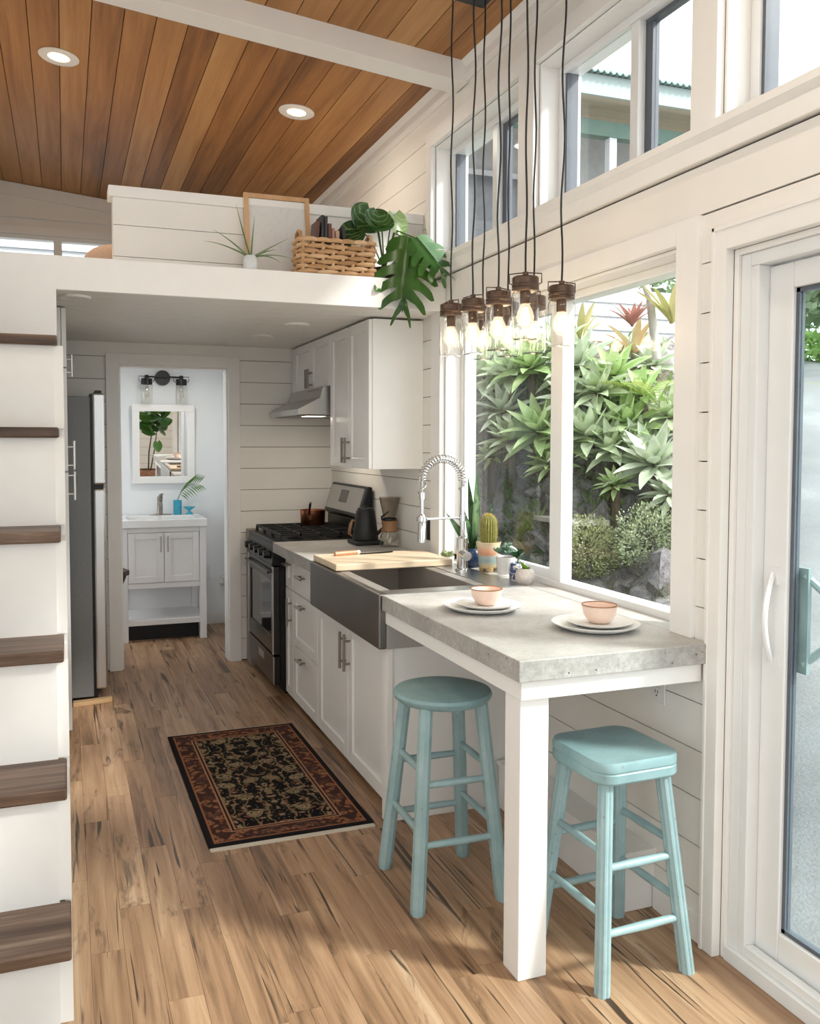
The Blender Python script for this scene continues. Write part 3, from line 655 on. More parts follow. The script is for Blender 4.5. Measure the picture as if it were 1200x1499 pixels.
# ---------------------------------------------------------------- gas range
RY0, RY1 = 5.075, 5.84
g = thing('gas_range', 'stainless gas range with black grates and glass oven door', 'range', (1.45, 5.45, 0))
m = M(); m.box(1.185, 1.765, RY0, RY1, .05, .905); m.box(1.22, 1.74, RY0+.03, RY1-.03, 0, .05); build('body', m, BLACK, g)
m = M(); m.box(1.15, 1.765, RY0, RY1, .897, .921); build('cooktop', m, BLACK, g, bevel=.004)
m = M(); m.prism([(1.135, .78), (1.185, .78), (1.185, .90), (1.15, .90)], 'y', RY0, RY1); build('control_panel', m, BLACK, g, bevel=.003)
for i in range(5):
    y = RY0+.10+i*.142; kn = build('knob', M().cyl((1.142, y, .838), (1.105, y, .834), .026, .022, 16), BLACK, g, smooth=40)
    build('marker', M().box(1.103, 1.108, y-.003, y+.003, .834, .856), STEEL, kn)
m = M(); y0, y1, z0, z1 = RY0+.005, RY1-.005, .245, .772
m.box(1.145, 1.185, y0, y0+.07, z0, z1); m.box(1.145, 1.185, y1-.07, y1, z0, z1); m.box(1.145, 1.185, y0+.07, y1-.07, z0, z0+.10); m.box(1.145, 1.185, y0+.07, y1-.07, z1-.09, z1)
d = build('oven_door', m, DKSTEEL, g, bevel=.003)
build('oven_window', M().box(1.152, 1.18, y0+.07, y1-.07, z0+.10, z1-.09), OVENGL, d)
build('side_trim', M().box(1.141, 1.146, y0, y0+.03, z0, z1), STEEL, d); build('side_trim', M().box(1.141, 1.146, y1-.03, y1, z0, z1), STEEL, d)
m = M().tube([(1.122, RY0+.04, .735), (1.122, RY1-.04, .735)], .009, 10); m.box(1.122, 1.146, RY0+.06, RY0+.08, .729, .741); m.box(1.122, 1.146, RY1-.08, RY1-.06, .729, .741)
build('handle', m, DKSTEEL, d, smooth=40)
d = build('drawer', M().box(1.148, 1.185, RY0+.005, RY1-.005, .065, .232), DKSTEEL, g, bevel=.003)
build('recess', M().box(1.1465, 1.150, 5.36, 5.52, .155, .20), STEEL, d)
build('side_trim', M().box(1.143, 1.149, RY0+.003, RY0+.018, .065, .232), STEEL, d)
for i, (x, y) in enumerate(((1.32, 5.24), (1.32, 5.67), (1.57, 5.24), (1.57, 5.67), (1.445, 5.455))):
    m = M().lathe((x, y, .921), [(.05, 0), (.05, .008), (.035, .010), (.035, .018), (.001, .018)], 20); build('burner', m, IRON, g, smooth=40)
for j, (a, b_) in enumerate(((RY0+.03, RY0+.262), (RY0+.267, RY0+.498), (RY0+.503, RY1-.03))):
    m = M()
    for x in (1.20, 1.32, 1.445, 1.57, 1.69): m.box(x-.006, x+.006, a, b_, .946, .960)
    for y in (a+.006, (a+b_)/2, b_-.006): m.box(1.20, 1.69, y-.006, y+.006, .946, .960)
    for x in (1.20, 1.69):
        for y in (a+.008, b_-.008): m.box(x-.008, x+.008, y-.008, y+.008, .921, .946)
    build('grate', m, IRON, g)
m = M(); m.box(1.70, 1.765, RY0, RY1, .905, 1.03); m.prism([(1.695, 1.03), (1.765, 1.03), (1.765, 1.235), (1.735, 1.235), (1.675, 1.045)], 'y', RY0, RY1)
bgd = build('backguard', m, BLACK, g, bevel=.01)
nx, nzz = -(1.235-1.045), (1.735-1.675); L = math.hypot(nx, nzz); nx /= L; nzz /= L
def bgp(s, y, o): return (1.675+(1.735-1.675)*s+nx*o, y, 1.045+(1.235-1.045)*s+nzz*o)
def slab(m, s0, s1, y0, y1, o0, o1):
    vs = [bgp(s, y, o) for o in (o0, o1) for s, y in ((s0, y0), (s0, y1), (s1, y1), (s1, y0))]
    return m.add(vs, [(0,1,2,3),(7,6,5,4),(0,4,5,1),(1,5,6,2),(2,6,7,3),(3,7,4,0)])
build('panel', slab(M(), .12, .93, RY0+.04, RY1-.03, -.001, .004), STEEL, bgd)
p = build('display', slab(M(), .38, .80, 5.40, 5.56, .003, .006), OVENGL, bgd)
tag(build('counter_filler', M().box(1.16, FACE-.012, RY1+.004, END_Y-.032, .0, .917), plain('brown_grey_filler', (.30, .25, .21), .5)), 'narrow filler panel between the range and the end wall', 'panel')
# saucepan
p = thing('saucepan', 'small copper saucepan standing on the rear burner', 'saucepan', (1.545, 5.66, .960))
build('pot', M().lathe((1.545, 5.66, .960), [(.001, 0), (.075, 0), (.08, .004), (.084, .098), (.087, .10), (.081, .098), (.076, .006), (.001, .006)], 28), COPPER, p, smooth=50)
build('handle', M().tube([(1.505, 5.585, 1.03), (1.492, 5.555, 1.05), (1.485, 5.51, 1.085), (1.48, 5.48, 1.118)], [.008, .008, .010, .011], 8, .7), DARKW, p, smooth=50)
build('rivet', M().box(1.495, 1.515, 5.572, 5.585, 1.0, 1.045), COPPER, p)
# ---------------------------------------------------------------- pantry and fridge
c = thing('pantry_cabinet', 'tall white pantry cabinet behind the stairs with bar handles', 'cabinet', (-.3, 4.9, 0))
build('carcass', M().box(XL+.013, -.012, 4.50, 5.28, .10, 2.15).box(XL+.013, -.06, 4.50, 5.28, 0, .10), CABW, c)
def pull_px(par, y, z, L):
    m = M().tube([(.042, y, z-L/2), (.042, y, z+L/2)], .0065, 8)
    for s in (-1, 1): m.tube([(.012, y, z+s*L*.3), (.042, y, z+s*L*.3)], .004, 8)
    build('handle', m, plain('satin_nickel_pale', (.62, .60, .57), .3, 1, bmp=0), par, smooth=40)
for z0, z1, hz in ((.10, 1.362, 1.30), (1.368, 1.862, 1.44), (1.868, 2.148, 1.93)):
    d = build('door', M().box(-.010, .012, 4.50, 5.278, z0, z1), CABW, c, bevel=.002); pull_px(d, 4.56 if hz < 1.9 else 5.2, hz, .15 if hz < 1.9 else .12)
f = thing('refrigerator', 'stainless two-door refrigerator with grey sides beside the pantry', 'refrigerator', (-.2, 5.65, 0))
build('cabinet_body', M().box(XL+.02, .135, 5.315, 5.985, .03, 1.768), FRSIDE, f, bevel=.004)
d = build('freezer_door', M().box(.148, .215, 5.318, 5.975, 1.262, 1.79), STEEL, f, bevel=.012); build('hinge_cap', M().prism([(.14, 1.768), (.20, 1.79), (.20, 1.805), (.165, 1.805)], 'y', 5.33, 5.42), BLACK, d)
d = build('fridge_door', M().box(.148, .215, 5.318, 5.975, .07, 1.238), STEEL, f, bevel=.012)
build('gasket', M().box(.135, .150, 5.325, 5.97, .07, 1.785).box(.15, .205, 5.33, 5.96, 1.236, 1.264), BLACK, f)
build('base_grille', M().box(.0, .16, 5.33, 5.97, .0, .068), BLACK, f)
tag(build('wood_strip', M().prism([(.02, 5.24), (.235, 5.275), (.235, 5.325), (.02, 5.30)], 'z', 0, .022), PINE, bevel=.002), 'raw pine strip on the floor at the refrigerator\'s foot', 'strip')
# ---------------------------------------------------------------- bathroom
VG = plain('vanity_grey_white', (.80, .785, .785), .4, var=.012, bmp=0)
v = thing('bathroom_vanity', 'pale grey two-door bathroom vanity with open shelf and white basin', 'vanity', (.69, 7.0, 0))
vx0, vx1, vy0, vy1 = .375, 1.006, 6.785, 7.29
for x in (vx0, vx1-.05):
    for y in (vy0, vy1-.05): build('leg', M().box(x, x+.05, y, y+.05, 0, .862), VG, v, bevel=.002)
m = M(); m.box(vx0+.05, vx1-.05, vy0+.018, vy1-.01, .41, .862); m.box(vx0+.008, vx0+.04, vy0+.05, vy1-.05, .41, .862); m.box(vx1-.04, vx1-.008, vy0+.05, vy1-.05, .41, .862)
m.box(vx0+.05, vx1-.05, vy0+.003, vy0+.02, .828, .862); m.box(vx0+.05, vx1-.05, vy0+.003, vy0+.02, .405, .445); m.box(vx0+.05, vx1-.05, vy1-.02, vy1-.01, 0.12, .41)
build('body', m, VG, v, bevel=.002)
build('toe_panel', M().box(vx0+.05, vx1-.05, vy0+.09, vy0+.11, 0, .125), BLACK, v)  # black panel added to stand in for the dark void under the shelf
build('shelf', M().box(vx0+.01, vx1-.01, vy0+.004, vy1-.005, .125, .165), VG, v, bevel=.002)
def vdoor(x0, x1, hx):
    z0, z1, r, y = .448, .825, .048, vy0
    m = M(); m.box(x0, x0+r, y, y+.018, z0, z1); m.box(x1-r, x1, y, y+.018, z0, z1); m.box(x0+r, x1-r, y, y+.018, z0, z0+r); m.box(x0+r, x1-r, y, y+.018, z1-r, z1); m.box(x0+r, x1-r, y+.008, y+.018, z0+r, z1-r)
    d = build('door', m, VG, v, bevel=.0015, seg=1)
    m = M().tube([(hx, y-.025, .68), (hx, y-.025, .80)], .005, 8); m.tube([(hx, y, .70), (hx, y-.025, .70)], .004, 6); m.tube([(hx, y, .78), (hx, y-.025, .78)], .004, 6)
    build('handle', m, NICKEL, d, smooth=40)
vdoor(vx0+.054, .688, .665); vdoor(.694, vx1-.054, .717)
m = M(); x0, x1, y0, y1 = .365, 1.014, 6.765, 7.298
m.box(x0, x1, y0, y0+.05, .864, .925); m.box(x0, x1, y1-.14, y1, .864, .925); m.box(x0, x0+.07, y0+.05, y1-.14, .864, .925); m.box(x1-.07, x1, y0+.05, y1-.14, .864, .925); m.box(x0+.07, x1-.07, y0+.05, y1-.14, .864, .875)
build('basin_top', m, PORC, v, bevel=.006)
t = thing('basin_faucet', 'short brushed nickel faucet on the bathroom basin', 'faucet', (.705, 7.21, .925))
build('plate', M().lathe((.705, 7.21, .925), [(.055, 0), (.055, .006), (.03, .01), (.001, .01)], 20, 1.6, .6), NICKEL, t, smooth=40)
build('body', M().tube([(.705, 7.21, .93), (.705, 7.21, 1.03), (.705, 7.20, 1.07)], [.022, .021, .022], 14), NICKEL, t, smooth=40)
build('spout', M().tube([(.705, 7.20, 1.015), (.705, 7.14, 1.03), (.705, 7.10, 1.015)], [.016, .014, .012], 10), NICKEL, t, smooth=40)
build('lever', M().tube([(.705, 7.20, 1.068), (.712, 7.185, 1.088), (.722, 7.15, 1.095)], [.018, .012, .007], 10), NICKEL, t, smooth=40)
mi = thing('mirror', 'square wall mirror in a wide white frame above the basin', 'mirror', (.745, 7.29, 1.18))
m = M(); a, b_, c0, d0 = .502, .990, 1.176, 1.81; q = .055
m.box(a, b_, 7.265, 7.309, c0, c0+q); m.box(a, b_, 7.265, 7.309, d0-q, d0); m.box(a, a+q, 7.265, 7.309, c0+q, d0-q); m.box(b_-q, b_, 7.265, 7.309, c0+q, d0-q)
build('frame', m, TRIM, mi, bevel=.003); build('glass', M().box(a+q, b_-q, 7.283, 7.288, c0+q, d0-q), MIRROR, mi)
mi.rotation_euler.x = R(2.3)
vl = thing('vanity_light', 'black two-jar vanity light on the wall above the mirror', 'wall lamp', (.745, 7.28, 2.0))
build('backplate', M().cyl((.745, 7.309, 2.025), (.745, 7.265, 2.025), .062, .058, 28), BLACK, vl, smooth=40)
build('arm', M().tube([(.60, 7.24, 2.028), (.89, 7.24, 2.028)], .007, 8).tube([(.745, 7.27, 2.028), (.745, 7.24, 2.028)], .012, 8), BLACK, vl, smooth=40)
for x in (.615, .885):
    j = build('cap', M().lathe((x, 7.225, 1.965), [(.043, 0), (.043, .045), (.015, .052), (.015, .075), (.001, .075)], 18), BLACK, vl, smooth=40)
    build('bail', M().tube([(x-.047, 7.225, 1.985), (x-.06, 7.225, 2.0), (x-.06, 7.225, 2.03), (x+.06, 7.225, 2.03), (x+.06, 7.225, 2.0), (x+.047, 7.225, 1.985)], .0028, 6), BLACK, j)
    build('jar', M().lathe((x, 7.225, 1.815), [(.001, 0), (.042, 0), (.045, .006), (.045, .14), (.040, .15)], 20), JARGL, vl, smooth=40)
    build('bulb', M().lathe((x, 7.225, 1.86), [(.001, 0), (.018, .008), (.024, .035), (.016, .07), (.012, .105)], 12), JARGL, vl, smooth=60)
BLUE = plain('blue_glaze', (.04, .36, .52), .2, var=.12, nscale=30, bmp=.05)
AQUA = plain('aqua_glass', (.05, .40, .58), .12, var=.1, bmp=0)
t = thing('frond_vase', 'blue ceramic tumbler holding a palm frond on the bathroom basin', 'vase', (.845, 7.225, .925))
build('vase', M().lathe((.845, 7.225, .925), [(.001, 0), (.030, 0), (.032, .005), (.034, .115), (.031, .115), (.028, .01), (.001, .008)], 20), BLUE, t, smooth=50)
FROND = leafmat('palm_frond_green', (.06, .15, .02), (.13, .27, .05))
m = M()
stem = [Vector((.845, 7.225, .94)), Vector((.848, 7.215, 1.05)), Vector((.875, 7.20, 1.12)), Vector((.94, 7.185, 1.165)), Vector((1.005, 7.175, 1.17))]
def bez(P, q):
    k = len(P)-1; i = min(int(q*k), k-1); u = q*k-i; return P[i].lerp(P[i+1], u)
m.tube(stem, [.004, .0035, .003, .0025, .001], 6)
for i in range(10):
    q = .40+.60*i/9; p = bez(stem, q); L = .115*(1-.5*abs(i-4)/7)
    for s in (-1, 1):
        tip = p + Vector((.55*L+.02, s*.02-.01, s*L*.8+.01)); mid = p.lerp(tip, .5)+Vector((0, 0, .006)); w_ = Vector((.0045, 0, -.003*s))
        m.add([p-w_*.5, mid-w_, tip, mid+w_], [(0, 1, 2, 3)])
build('frond', m, FROND, t)
tag(build('footed_dish', M().lathe((.935, 7.20, .925), [(.001, 0), (.03, 0), (.028, .008), (.012, .022), (.012, .034), (.048, .058), (.05, .062), (.044, .060), (.010, .040), (.001, .040)], 20), AQUA, smooth=50), 'small aqua footed dish next to the frond vase', 'dish')
def outlet(name, label, c, n, w=.072, h=.115, mat=PLASTIC, group=None):
    """wall outlet at c on a surface whose outward normal is n (axis aligned)"""
    t = thing(name, label, 'outlet', c, group); c = Vector(c); n = Vector(n); u = Vector((0, 0, 1)).cross(n)
    def blk(m, u0, u1, z0, z1, d0, d1):
        vs = [c+u*a+Vector((0, 0, z))+n*d for d in (d0, d1) for a, z in ((u0, z0), (u1, z0), (u1, z1), (u0, z1))]
        m.add(vs, [(3,2,1,0),(4,5,6,7),(0,1,5,4),(1,2,6,5),(2,3,7,6),(3,0,4,7)]); return m
    build('plate', blk(M(), -w/2, w/2, -h/2, h/2, 0, .006), mat, t, bevel=.002)
    for s in (-1, 1):
        r = build('receptacle', blk(M(), -.017, .017, s*.024-.017, s*.024+.017, .006, .009), mat, t, bevel=.003)
        m = M(); blk(m, -.008, -.005, s*.024-.002, s*.024+.008, .009, .0095); blk(m, .005, .008, s*.024-.002, s*.024+.008, .009, .0095); blk(m, -.003, .003, s*.024-.012, s*.024-.007, .009, .0095)
        build('slots', m, BLACK, r)
    return t
outlet('wall_outlet', 'white double outlet on the blue bathroom wall by the vanity', (1.075, 7.309, .42), (0, -1, 0))
outlet('wall_outlet', 'white double outlet on the shiplap under the bar table', (FACE-.001, 2.315, .735), (-1, 0, 0))
t = thing('night_light', 'small white plug-in night light beside the bathroom outlet', 'night light', (1.2, 7.30, .34))
build('body', M().box(1.19, 1.225, 7.27, 7.309, .33, .37), PLASTIC, t, bevel=.006); build('shade', M().box(1.20, 1.24, 7.265, 7.30, .37, .40), PORC, t, bevel=.008)
t = thing('wooden_stand', 'dark wooden stand peeking out behind the bathroom door casing', 'stand', (.25, 6.42, 0))
build('top', M().prism([(.12, 6.3), (.37, 6.3), (.41, 6.38), (.37, 6.55), (.12, 6.55)], 'z', .575, .61), DARKW, t, bevel=.004)
build('bracket', M().prism([(.36, .50), (.39, .575), (.20, .575), (.20, .40), (.345, .40)], 'y', 6.36, 6.39), DARKW, t)
for x, y in ((.14, 6.32), (.335, 6.34), (.14, 6.52), (.335, 6.52)): build('leg', M().box(x-.012, x+.012, y-.012, y+.012, 0, .575), DARKW, t)
# ---------------------------------------------------------------- recessed lights
LENS = emit('warm_lens', (1, .80, .52), 2.2)
DIM = plain('unlit_lens', (.80, .77, .70), .4, var=.01, bmp=0)
def downlight(x, y, z, r, label, mat, tilt=0, group='recessed ceiling lights', power=0):
    t = thing('recessed_light', label, 'ceiling light', (x, y, z), group)
    build('trim_ring', M().lathe((0, 0, 0), [(r, .0), (r, -.004), (r*.92, -.010), (r*.54, -.006), (r*.52, .0)], 28), TRIM, t, smooth=50, local=True)
    build('lens', M().lathe((0, 0, 0), [(r*.53, -.003), (r*.45, -.007), (.001, -.008)], 24), mat, t, smooth=50, local=True)
    t.rotation_euler = (0, tilt, 0)
    if power:
        l = bpy.data.lights.new('downlight', 'AREA'); l.shape = 'DISK'; l.size = r*1.2; l.energy = power; l.color = (1, .88, .72)
        lo = bpy.data.objects.new('downlight', l); COL.objects.link(lo); lo.parent = t; lo.location = (0, 0, -.02)
    return t
TL = math.atan(.098)
downlight(0, 4.776, roof(0)-.001, .098, 'lit recessed light in the cedar ceiling over the stair side of the loft', LENS, TL, power=4)
downlight(1.216, 4.766, roof(1.216)-.001, .098, 'lit recessed light in the cedar ceiling over the loft plants', LENS, TL, power=4)
for x, y, w_ in ((.2, 2.2, 'above the lower stair treads'), (1.2, 1.6, 'nearest the pendant cluster'), (.0, .4, 'by the wide stair-side window'), (1.2, .2, 'above the sliding glass door')):
    downlight(x, y, roof(x)-.001, .098, 'lit recessed light in the living area ceiling '+w_, LENS, TL, power=4)  # unseen downlights added to light the room
t = downlight(.75, 6.55, SOF_Z, .07, 'lit recessed light in the bathroom ceiling above the vanity', LENS, power=3)  # added out of view to brighten the bathroom
[c for c in t.children if c.type == 'LIGHT'][0].data.color = (1, .96, .90)
downlight(1.208, 4.737, SOF_Z, .07, 'unlit recessed light in the loft underside nearer the window', DIM)
downlight(1.144, 5.326, SOF_Z, .07, 'unlit recessed light in the loft underside nearer the end wall', DIM)
downlight(.05, 4.19, SOF_Z, .07, 'unlit recessed light in the loft underside near the pantry', DIM)
# ---------------------------------------------------------------- rug
r = thing('rug', 'black and rust oriental rug lying before the sink cabinet', 'rug', (.797, 3.872, 0))
build('pile', M().box(-.325, .325, -.655, .655, 0, .009), RUG, r, local=True, bevel=.003)
CREAM = plain('cream_fringe', (.62, .57, .48), .9, var=.1, nscale=200, bmp=.4, bscale=300)
build('fringe', M().box(-.322, .322, -.680, -.653, 0, .004), CREAM, r, local=True); build('fringe', M().box(-.322, .322, .653, .672, 0, .004), CREAM, r, local=True)
r.rotation_euler.z = R(.4)
# ---------------------------------------------------------------- stools
def stool(name, label, cx, cy, H_, half, top, feet_half, square, rungs_lo, rungs_hi):
    t = thing(name, label, 'stool', (cx, cy, 0), 'teal painted bar stools')
    if square:
        pts = []; n = 8; rr = .055; hx, hy = .141, .143
        for sx, sy, a0 in ((1, 1, 0), (-1, 1, 90), (-1, -1, 180), (1, -1, 270)):
            for i in range(n+1):
                q = R(a0+90*i/n); pts.append((sx*(hx-rr)+rr*math.cos(q), sy*(hy-rr)+rr*math.sin(q)))
        m = M(); k = len(pts); lay = [(.97, H_-.062), (1, H_-.056), (1, H_-.034), (.985, H_-.031), (.985, H_-.029), (1, H_-.026), (1, H_-.008), (.975, H_)]
        vs = [(x*s, y*s, z) for s, z in lay for x, y in pts]
        fs = [(i*k+j, i*k+(j+1) % k, (i+1)*k+(j+1) % k, (i+1)*k+j) for i in range(len(lay)-1) for j in range(k)]
        fs += [tuple(range(k-1, -1, -1)), tuple(range((len(lay)-1)*k, len(lay)*k))]
        m.add(vs, fs); build('seat', m, TEALTOP, t, smooth=35, local=True)
    else:
        build('seat', M().lathe((0, 0, H_), [(.001, -.036), (.152, -.036), (.164, -.026), (.168, -.014), (.163, -.004), (.150, 0), (.001, .001)], 40), TEALTOP, t, smooth=35, local=True)
    zt = H_-.036 if not square else H_-.060
    def leg_at(sx, sy, z):
        f = 1-z/zt; return Vector((sx*(top+(feet_half[0]-top)*f), sy*(top+(feet_half[1]-top)*f), z))
    for sx in (-1, 1):
        for sy in (-1, 1):
            m = M(); a, b_ = leg_at(sx, sy, 0), leg_at(sx, sy, zt+.004)
            if square:      # fluted legs
                n = 24; vs = []
                for p, s in ((a, .021), (b_, .021)):
                    for j in range(n):
                        q = 2*math.pi*j/n; rr = s*(1 if j % 3 else .86)
                        c, d = math.cos(q), math.sin(q); e = max(abs(c), abs(d)); rr *= 1+.22*(1/e-1)*1.6
                        vs.append((p.x+rr*c, p.y+rr*d, p.z))
                m.add(vs, [(j, (j+1) % n, n+(j+1) % n, n+j) for j in range(n)] + [tuple(range(n-1, -1, -1)), tuple(range(n, 2*n))])
            else:
                n = 8; vs = []
                for p, s in ((a, .021), (a.lerp(b_, .03), .0235), (b_, .0215)):
                    for j in range(n):
                        q = 2*math.pi*(j+.5)/n; rr = s*(1.06 if j % 2 else .98); vs.append((p.x+rr*math.cos(q), p.y+rr*math.sin(q), p.z))
                m.add(vs, [(i*n+j, i*n+(j+1) % n, (i+1)*n+(j+1) % n, (i+1)*n+j) for i in range(2) for j in range(n)] + [tuple(range(n-1, -1, -1)), tuple(range(2*n, 3*n))])
            build('leg', m, TEAL, t, local=True)
    for z, ax in rungs_lo + rungs_hi:
        for s in (-1, 1):
            p, q = (leg_at(-1, s, z), leg_at(1, s, z)) if ax == 'x' else (leg_at(s, -1, z), leg_at(s, 1, z))
            d = (q-p).normalized(); build('rung', M().tube([p+d*.015, p.lerp(q, .5), q-d*.015], [.0105, .0125, .0105], 10), TEAL, t, smooth=50, local=True)
    return t
sa = stool('bar_stool', 'teal painted round-seat bar stool by the table leg', 1.19, 2.70, .678, .16, .098, (.150, .165), False, [(.21, 'x'), (.25, 'y')], [(.40, 'x'), (.44, 'y')])
sa.rotation_euler.z = R(-1.5)
sb = stool('bar_stool', 'teal square-seat bar stool with fluted legs, against the shiplap', 1.497, 2.155, .628, .15, .098, (.145, .16), True, [(.155, 'x'), (.205, 'y')], [(.33, 'x'), (.37, 'y')])
sb.rotation_euler.z = R(2)
# ---------------------------------------------------------------- table settings
PINK = plain('blush_stoneware', (.87, .66, .55), .35, var=.05, nscale=25, bmp=.04); GOLD = plain('gilded_rim', (.45, .22, .11), .35, .8, bmp=0)
def place(cx, cy, who, tilt):
    g = 'place settings on the bar table'
    tag(build('dinner_plate', M().lathe((cx, cy, .9215), [(.001, 0), (.085, 0), (.105, .004), (.134, .016), (.138, .021), (.132, .021), (.104, .010), (.001, .008)], 44), CERW, smooth=50), 'white dinner plate, lowest of the stack '+who, 'plate', g)
    tag(build('side_plate', M().lathe((cx+.012, cy-.002, .931), [(.001, 0), (.062, 0), (.082, .006), (.103, .014), (.106, .017), (.100, .017), (.08, .010), (.001, .006)], 40), CERW, smooth=50), 'small white side plate '+who, 'plate', g)
    b_ = thing('bowl', 'blush pink bowl with gilded rim '+who, 'bowl', (cx+.014, cy, .938), g)
    build('body', M().lathe((cx+.014, cy, .938), [(.001, 0), (.026, 0), (.036, .006), (.050, .028), (.056, .058), (.0535, .058), (.047, .03), (.033, .011), (.001, .008)], 36), PINK, b_, smooth=60)
    build('rim', M().lathe((cx+.014, cy, .938), [(.0562, .0565), (.0565, .0595), (.053, .0597), (.0532, .057)], 36, caps=False), GOLD, b_, smooth=60)
place(1.372, 2.765, 'on the sink side of the bar table', 0); place(1.572, 2.368, 'on the door side of the bar table', 0)
# ---------------------------------------------------------------- kitchen faucet
f = thing('kitchen_faucet', 'chrome spring-neck faucet behind the farmhouse sink', 'faucet', (1.70, 3.64, .9235))
bx, by = 1.70, 3.64
build('base', M().lathe((bx, by, .9235), [(.001, 0), (.034, 0), (.034, .008), (.026, .012), (.026, .15), (.016, .158), (.001, .158)], 24), CHROME, f, smooth=40)
build('column', M().cyl((bx, by, 1.08), (bx, by, 1.31), .011, .011, 14), CHROME, f, smooth=40)
build('valve', M().cyl((bx, by, 1.005), (bx-.015, by-.085, 1.0), .021, .021, 18), CHROME, f, smooth=40)
build('lever', M().tube([(bx-.015, by-.07, 1.0), (bx-.035, by-.088, 1.03), (bx-.036, by-.09, 1.12)], [.006, .006, .0045], 8), CHROME, f, smooth=40)
arc = []
zc, rad = 1.335, .100
for i in range(25):
    q = math.pi*i/24; arc.append(Vector((bx-rad+rad*math.cos(q), by, zc+rad*math.sin(q))))
path = [Vector((bx, by, 1.29))] + arc + [Vector((bx-2*rad, by, 1.27))]
build('hose', M().tube(path, .0065, 10), STEEL, f, smooth=60)
pts = []; turns = 25; n = turns*9; tot = len(path)-1
for i in range(n+1):
    q = i/n; p = bez(path, q); e = (bez(path, min(1, q+.01))-bez(path, max(0, q-.01))).normalized(); a = Vector((0, 1, 0)); b_ = e.cross(a)
    w_ = 2*math.pi*turns*q; pts.append(p + a*.0185*math.cos(w_) + b_*.0185*math.sin(w_))
build('spring', M().tube(pts, .0030, 6), CHROME, f, smooth=60)
build('spray_neck', M().tube([(bx-2*rad, by, 1.28), (bx-2*rad, by, 1.18)], .009, 12).lathe((bx-2*rad, by, 1.255), [(.001, 0), (.015, 0), (.015, .03), (.001, .03)], 14), CHROME, f, smooth=40)
build('spray_head', M().lathe((bx-2*rad, by, 1.06), [(.001, 0), (.019, 0), (.019, .085), (.016, .09), (.016, .12), (.010, .128), (.001, .128)], 20), CHROME, f, smooth=40)
build('dock_arm', M().tube([(bx, by, 1.165), (bx-2*rad+.02, by, 1.165)], .0055, 10).lathe((bx, by, 1.152), [(.001, 0), (.016, 0), (.016, .026), (.001, .026)], 16).lathe((bx-2*rad, by, 1.155), [(.021, 0), (.024, 0), (.024, .022), (.021, .022)], 18, caps=False), CHROME, f, smooth=40)
# ---------------------------------------------------------------- cutting board and knife
cb = tag(build('cutting_board', M().box(1.145, 1.725, 3.80, 4.185, .9245, .955), MAPLE, bevel=.004), 'thick pale maple cutting board bridging the farmhouse sink', 'cutting board')
k = thing('kitchen_knife', 'long knife with orange wood handle on the cutting board', 'knife', (1.35, 3.98, .955))
BURL = wood('orange_burl', [(.35, .13, .06), (.52, .24, .12), (.62, .36, .22)], 'x', 30, .35, 1.0)
ka, kb, kc = onZ(490, 811, .966), onZ(526, 808, .966), onZ(575, 807, .960); dr = (kc-ka).normalized(); sd = Vector((-dr.y, dr.x, 0))
build('handle', M().tube([ka, ka.lerp(kb, .3), ka.lerp(kb, .9)], [.011, .0125, .011], 10), BURL, k, smooth=50)
build('ferrule', M().tube([ka.lerp(kb, .88), kb], [.0105, .0095], 10), CERW, k, smooth=50)
m = M(); z0 = .9565; vs = []
for q, w_ in ((0, .018), (.6, .018), (.85, .013), (1, .001)):
    p = kb.lerp(kc, q)
    vs += [(p.x+sd.x*.006, p.y+sd.y*.006, z0+.004), (p.x-sd.x*w_, p.y-sd.y*w_, z0), (p.x+sd.x*.006, p.y+sd.y*.006, z0), (p.x-sd.x*w_, p.y-sd.y*w_, z0+.001)]
fs = []
for i in range(3): a = i*4; fs += [(a, a+4, a+7, a+3), (a+2, a+1, a+5, a+6), (a, a+2, a+6, a+4), (a+1, a+3, a+7, a+5)]
m.add(vs, fs + [(0, 3, 1, 2), (12, 14, 13, 15)]); build('blade', m, DKSTEEL, k)
# ---------------------------------------------------------------- kettle and coffee maker
kx, ky = 1.625, 4.80
k = thing('electric_kettle', 'matte black electric kettle with copper handle on the worktop', 'kettle', (kx, ky, .921))
MBLK = plain('matte_black', (.014, .014, .015), .5, var=.1, bmp=0)
build('base', M().box(kx-.085, kx+.085, ky-.085, ky+.085, .921, .946), MBLK, k, bevel=.008)
build('body', M().lathe((kx, ky, .948), [(.001, 0), (.074, 0), (.076, .006), (.054, .165), (.048, .172), (.001, .172)], 32), MBLK, k, smooth=40)
build('lid', M().lathe((kx, ky, 1.12), [(.047, 0), (.045, .010), (.016, .012), (.014, .022), (.001, .023)], 24), MBLK, k, smooth=40)
build('handle', M().tube([(kx-.058, ky+.0, 1.055), (kx-.078, ky, 1.06), (kx-.088, ky, 1.04), (kx-.098, ky, .985), (kx-.08, ky, .97)], [.005, .008, .012, .012, .006], 10, .8), plain('copper_wood', (.30, .16, .08), .35, .4), k, smooth=50)
build('spout', M().tube([(kx+.06, ky-.03, .98), (kx+.095, ky-.05, 1.02), (kx+.085, ky-.045, 1.08), (kx+.12, ky-.06, 1.11)], [.012, .009, .007, .005], 10), MBLK, k, smooth=50)
px_, py_ = 1.715, 4.64
t = thing('pour_over_maker', 'glass pour-over coffee maker with wooden collar beside the kettle', 'coffee maker', (px_, py_, .921))
build('carafe', M().lathe((px_, py_, .921), [(.001, 0), (.055, 0), (.060, .008), (.056, .05), (.036, .105), (.034, .12), (.030, .12), (.032, .105), (.052, .05), (.001, .004)], 28), JARGL, t, smooth=50)
